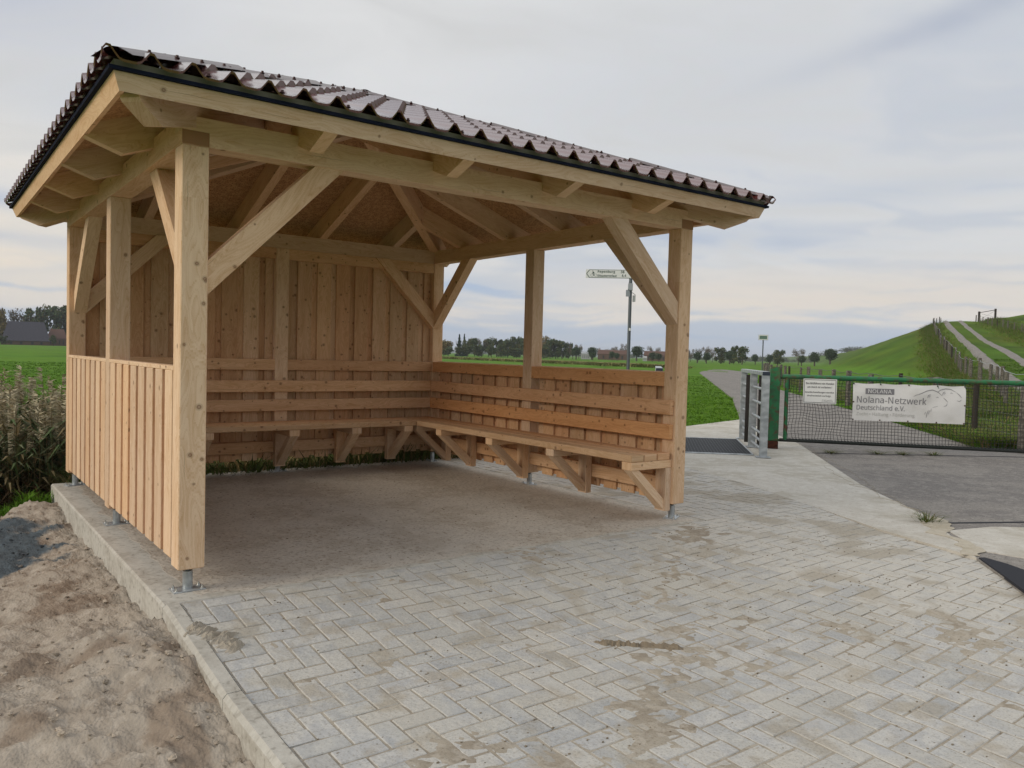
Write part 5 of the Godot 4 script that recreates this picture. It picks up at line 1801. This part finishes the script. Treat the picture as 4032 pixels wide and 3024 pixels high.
func make_plants() -> void:
	# reeds in the ditch behind the shelter
	for v in 4:
		var xs := []
		for k in 1700:
			var x := rng.randf_range(-7.0, 5.2)
			var z := rng.randf_range(-7.6, -4.75)
			if x > 1.5 and rng.randf() < 0.35: continue
			var s := rng.randf_range(0.62, 0.92) * (1.0 if x < 1.0 else 0.85)
			xs.append(Transform3D(Basis(Vector3(1, 0, 0.3).normalized(), rng.randf_range(-0.12, 0.12)) * Basis(Vector3.UP, rng.randf() * TAU) * Basis.from_scale(Vector3(s, s, s)), Vector3(x, land_y(x, z) - 0.02, z)))
		scatter("reeds", ["green leafy reeds in the ditch behind the shelter", "tall reeds with feathery beige heads in the ditch", "dense mixed reeds along the ditch bank", "drooping brown-headed reeds filling the ditch"][v], "reeds", reed_mesh(v + 3, v != 0), xs)
	# long grass hanging over the slab's back edge
	var greens := [Color(0.095, 0.21, 0.012), Color(0.12, 0.245, 0.016), Color(0.075, 0.17, 0.010)]
	var dry := [Color(0.24, 0.18, 0.09), Color(0.17, 0.14, 0.06), Color(0.08, 0.11, 0.03), Color(0.05, 0.09, 0.02)]
	var xs2 := []
	for k in 1500:
		var x := rng.randf_range(0.1, 5.6)
		var z := -4.12 - 0.8 * pow(rng.randf(), 1.5)
		xs2.append(Transform3D(Basis(Vector3.UP, rng.randf() * TAU).scaled(Vector3.ONE * rng.randf_range(0.7, 1.3)), Vector3(x, maxf(land_y(x, z), -0.5), z)))
	scatter("bank_grass", "tangled dry and green grass on the ditch bank behind the slab", "grass", blade_tuft(4, 16, 0.52, 0.32, 0.008, dry), xs2)
	var xs3 := []
	for k in 2600:
		var x := rng.randf_range(-4.5, -0.15)
		var z := rng.randf_range(-4.9, -3.85) + 0.15 * smoothstep(-0.8, -2.5, x)
		if fbm.get_noise_2d(x * 2.0, z * 2.0) < -0.25: continue
		xs3.append(Transform3D(Basis(Vector3.UP, rng.randf() * TAU).scaled(Vector3.ONE * rng.randf_range(0.6, 1.3)), Vector3(x, maxf(land_y(x, z), sand_y(x, z) if z > -4.6 else -9.0), z)))
	scatter("lawn_grass", "fresh green grass between sand and reeds", "grass", blade_tuft(5, 12, 0.13, 0.09, 0.004, [Color(0.10, 0.22, 0.02), Color(0.13, 0.25, 0.03), Color(0.08, 0.17, 0.02)]), xs3)
	# meadow, verges and dike in view
	var road := P2(ASPHALT)
	var pad := P2(PAD)
	var near := []
	var far := []
	var rough := []
	var tries := 0
	while tries < 60000:
		tries += 1
		var be := deg_to_rad(rng.randf_range(-1.5, 72.0))
		var dd := 9.0 * pow(7.0, rng.randf())
		var x := eye.x + sin(be) * dd
		var z := eye.z - cos(be) * dd
		if x < 6.6 and z > -7.8: continue
		var p := Vector2(x, z)
		if Geometry2D.is_point_in_polygon(p, road) or Geometry2D.is_point_in_polygon(p, pad): continue
		if be < deg_to_rad(45.0) and be > deg_to_rad(8.0) and dd < 40.0 and rng.randf() < 0.6: continue
		var s := rng.randf_range(0.6, 1.2) * (1.0 + dd / 90.0)
		var q := p - Vector2(eye.x, eye.z)
		var a := q.dot(dike_dir)
		var l := q.dot(Vector2(-dike_dir.y, dike_dir.x))
		var tr := Transform3D(Basis(Vector3.UP, rng.randf() * TAU).scaled(Vector3(s, s * 0.8, s)), Vector3(x, land_y(x, z), z))
		if a > 18.0 and absf(l - shoulder(a) + 0.4) < 0.8 and rng.randf() < 0.55:
			rough.append(tr)
		elif dd < 30.0: near.append(tr)
		else: far.append(tr)
	# rough growth along the path's fence
	for k in 4200:
		var t := rng.randf()
		var p := Vector2(13.2, -0.9).lerp(Vector2(76.0, -51.5), t * t)
		p += Vector2(0.67, 0.74) * rng.randf_range(-0.6, 0.8)
		if Geometry2D.is_point_in_polygon(p, road): continue
		var s := rng.randf_range(0.8, 1.5)
		rough.append(Transform3D(Basis(Vector3.UP, rng.randf() * TAU).scaled(Vector3.ONE * s), Vector3(p.x, land_y(p.x, p.y), p.y)))
	for k in 5200:
		var a := 24.0 + 126.0 * pow(rng.randf(), 1.3)
		var off := -0.5 + rng.randfn() * 0.7
		if a > 75.0 and rng.randf() < 0.4: off = 8.2 + rng.randfn() * 0.9
		var p := al(a, shoulder(a) + off)
		var s := rng.randf_range(0.8, 1.5) * (1.0 + a / 120.0)
		rough.append(Transform3D(Basis(Vector3.UP, rng.randf() * TAU).scaled(Vector3(s, s * 0.8, s)), Vector3(p.x, land_y(p.x, p.y), p.y)))
	scatter("verge_grass", "short lush grass on the verge beside the concrete", "grass", blade_tuft(6, 16, 0.075, 0.14, 0.0035, greens + [Color(0.15, 0.24, 0.03)]), near)
	scatter("meadow_grass", "short grass of the meadow and the dike slope", "grass", blade_tuft(7, 12, 0.055, 0.2, 0.006, greens + [Color(0.15, 0.25, 0.02)]), far)
	scatter("rough_grass", "tall tan and green grass growing along the fences", "grass", blade_tuft(8, 14, 0.24, 0.26, 0.005, [Color(0.22, 0.155, 0.07), Color(0.14, 0.17, 0.03), Color(0.10, 0.20, 0.015), Color(0.26, 0.185, 0.09), Color(0.09, 0.19, 0.012)]), rough)
	# dry bank of a far ditch across the meadow
	var band := []
	for q in [[1740.0, 170.0], [2052.0, 143.0], [2382.0, 122.0], [2612.0, 112.0]]:
		var w := at_distance(q[0], 1400.0, q[1])
		band.append(Vector2(w.x, w.z))
	var xb := []
	for k in 4200:
		var t := rng.randf() * 3.0
		var i := mini(int(t), 2)
		var p: Vector2 = band[i].lerp(band[i + 1], t - i) + Vector2(rng.randfn(), rng.randfn()) * 1.6
		var s := rng.randf_range(1.2, 2.2)
		xb.append(Transform3D(Basis(Vector3.UP, rng.randf() * TAU).scaled(Vector3(s * 1.6, s, s * 1.6)), Vector3(p.x, land_y(p.x, p.y), p.y)))
	scatter("ditch_grass", "band of dry yellow grass along a far ditch in the meadow", "grass", blade_tuft(9, 14, 0.26, 0.5, 0.012, [Color(0.36, 0.29, 0.13), Color(0.28, 0.26, 0.10), Color(0.16, 0.20, 0.05)]), xb)
	# weeds in the road joints
	var weed := blade_tuft(10, 60, 0.10, 0.16, 0.003, [Color(0.06, 0.10, 0.02), Color(0.10, 0.12, 0.03), Color(0.15, 0.13, 0.05)])
	var o := put(self, "weed_tuft", weed, Transform3D(Basis.IDENTITY.scaled(Vector3(1.2, 0.9, 1.2)), Vector3(5.70, 0.0, 1.24)))
	meta(o, "little weed tuft at the end of the asphalt's open joint", "weed")
	for q in [[9.6, -2.05], [10.2, -1.65], [10.5, -1.45], [10.9, -1.18]]:
		o = put(self, "joint_weed", weed, Transform3D(Basis(Vector3.UP, q[0] * 7.0).scaled(Vector3(1.4, 0.55, 1.4)), Vector3(q[0], 0.0, q[1])))
		meta(o, "small weed growing from the joint under the gate", "weed", "weeds under the gate")

func make_dirt() -> void:
	lump_ridge("mud_ridge", "ridge of dried mud dropped across the pavers", [Vector2(1.57, 1.56), Vector2(1.66, 1.66), Vector2(1.76, 1.72), Vector2(1.93, 1.91)], 0.030, 0.032, "mud", 5)
	lump_ridge("sand_heap", "small sand heap spilt over the kerb stones", [Vector2(-0.13, 0.50), Vector2(-0.07, 0.62), Vector2(-0.03, 0.74), Vector2(0.0, 0.88)], 0.085, 0.030, "joint_sand", 9)
	var cm := MB.new()
	clod(cm, Vector3.ZERO, 1.0, 8)
	var mesh := cm.mesh(mat["mud"])
	var xs := []
	for k in 1500:
		var x := rng.randf_range(0.0, 4.6)
		var z := rng.randf_range(0.3, 3.8)
		var c := fbm.get_noise_2d(x * 1.1 + 3.0, z * 1.1)
		if c < 0.10 and rng.randf() < 0.85: continue
		var s := rng.randf_range(0.0015, 0.0045)
		xs.append(Transform3D(Basis(Vector3.UP, rng.randf() * TAU).scaled(Vector3(s * 1.5, s * 0.7, s)), Vector3(x, pave_y(x, z) + s * 0.3, z)))
	for k in 260:
		var x := rng.randf_range(0.2, 3.7)
		var z := rng.randf_range(-3.7, 0.1)
		var s := rng.randf_range(0.002, 0.006)
		xs.append(Transform3D(Basis(Vector3.UP, rng.randf() * TAU).scaled(Vector3(s * 1.8, s * 0.6, s)), Vector3(x, s * 0.3, z)))
	scatter("dirt_crumbs", "crumbs of dried mud scattered over pavers and slab", "soil", mesh, xs)

func make_outside() -> void:
	make_gate()
	make_barrier(Vector2(8.15, -2.18), "galvanised ladder barrier beside the green gate post")
	make_barrier(Vector2(7.66, -3.69), "galvanised ladder barrier on the shelter side of the grid")
	make_grid()
	make_signs()
	make_dike_things()
	make_buildings()
	make_trees()
	make_plants()
	make_dirt()

func _ready() -> void:
	rng.seed = 7
	fbm.seed = 3
	fbm.frequency = 1.0
	fbm.fractal_octaves = 4
	fbm2.seed = 12
	fbm2.frequency = 1.0
	fbm2.fractal_octaves = 3
	# camera
	var cam := Camera3D.new()
	cam.transform = Transform3D(cam_basis, eye)
	cam.fov = 51.401
	cam.near = 0.05
	cam.far = 6000.0
	add_child(cam)
	cam.current = true
	# sky, sun, exposure
	var env := Environment.new()
	var sky := Sky.new()
	var pan := PanoramaSkyMaterial.new()
	pan.panorama = make_sky()
	pan.energy_multiplier = 1.0
	sky.sky_material = pan
	env.background_mode = Environment.BG_SKY
	env.sky = sky
	env.tonemap_mode = Environment.TONE_MAPPER_LINEAR
	env.tonemap_exposure = 1.06
	env.fog_enabled = true
	env.fog_density = 0.00025
	env.fog_light_color = Color(0.86, 0.88, 0.92)
	env.sdfgi_enabled = true
	env.ssao_enabled = true
	env.ssil_enabled = true
	var we := WorldEnvironment.new()
	we.environment = env
	add_child(we)
	var sun := DirectionalLight3D.new()
	sun.light_energy = 0.5
	sun.light_angular_distance = 25.0
	sun.light_color = Color(1.0, 0.95, 0.87)
	sun.shadow_enabled = true
	add_child(sun)
	sun.look_at_from_position(Vector3.ZERO, -Vector3(-0.86, 0.42, -0.12), Vector3.UP)
	print("materials")
	make_materials()
	var scm := new_mat("sand_clod", Color(1, 1, 1), 0.98)
	scm.vertex_color_use_as_albedo = true
	print("land")
	make_land()
	make_roads()
	make_paving()
	make_sand()
	print("shelter")
	make_shelter()
	print("outside")
	make_outside()
	print("done")
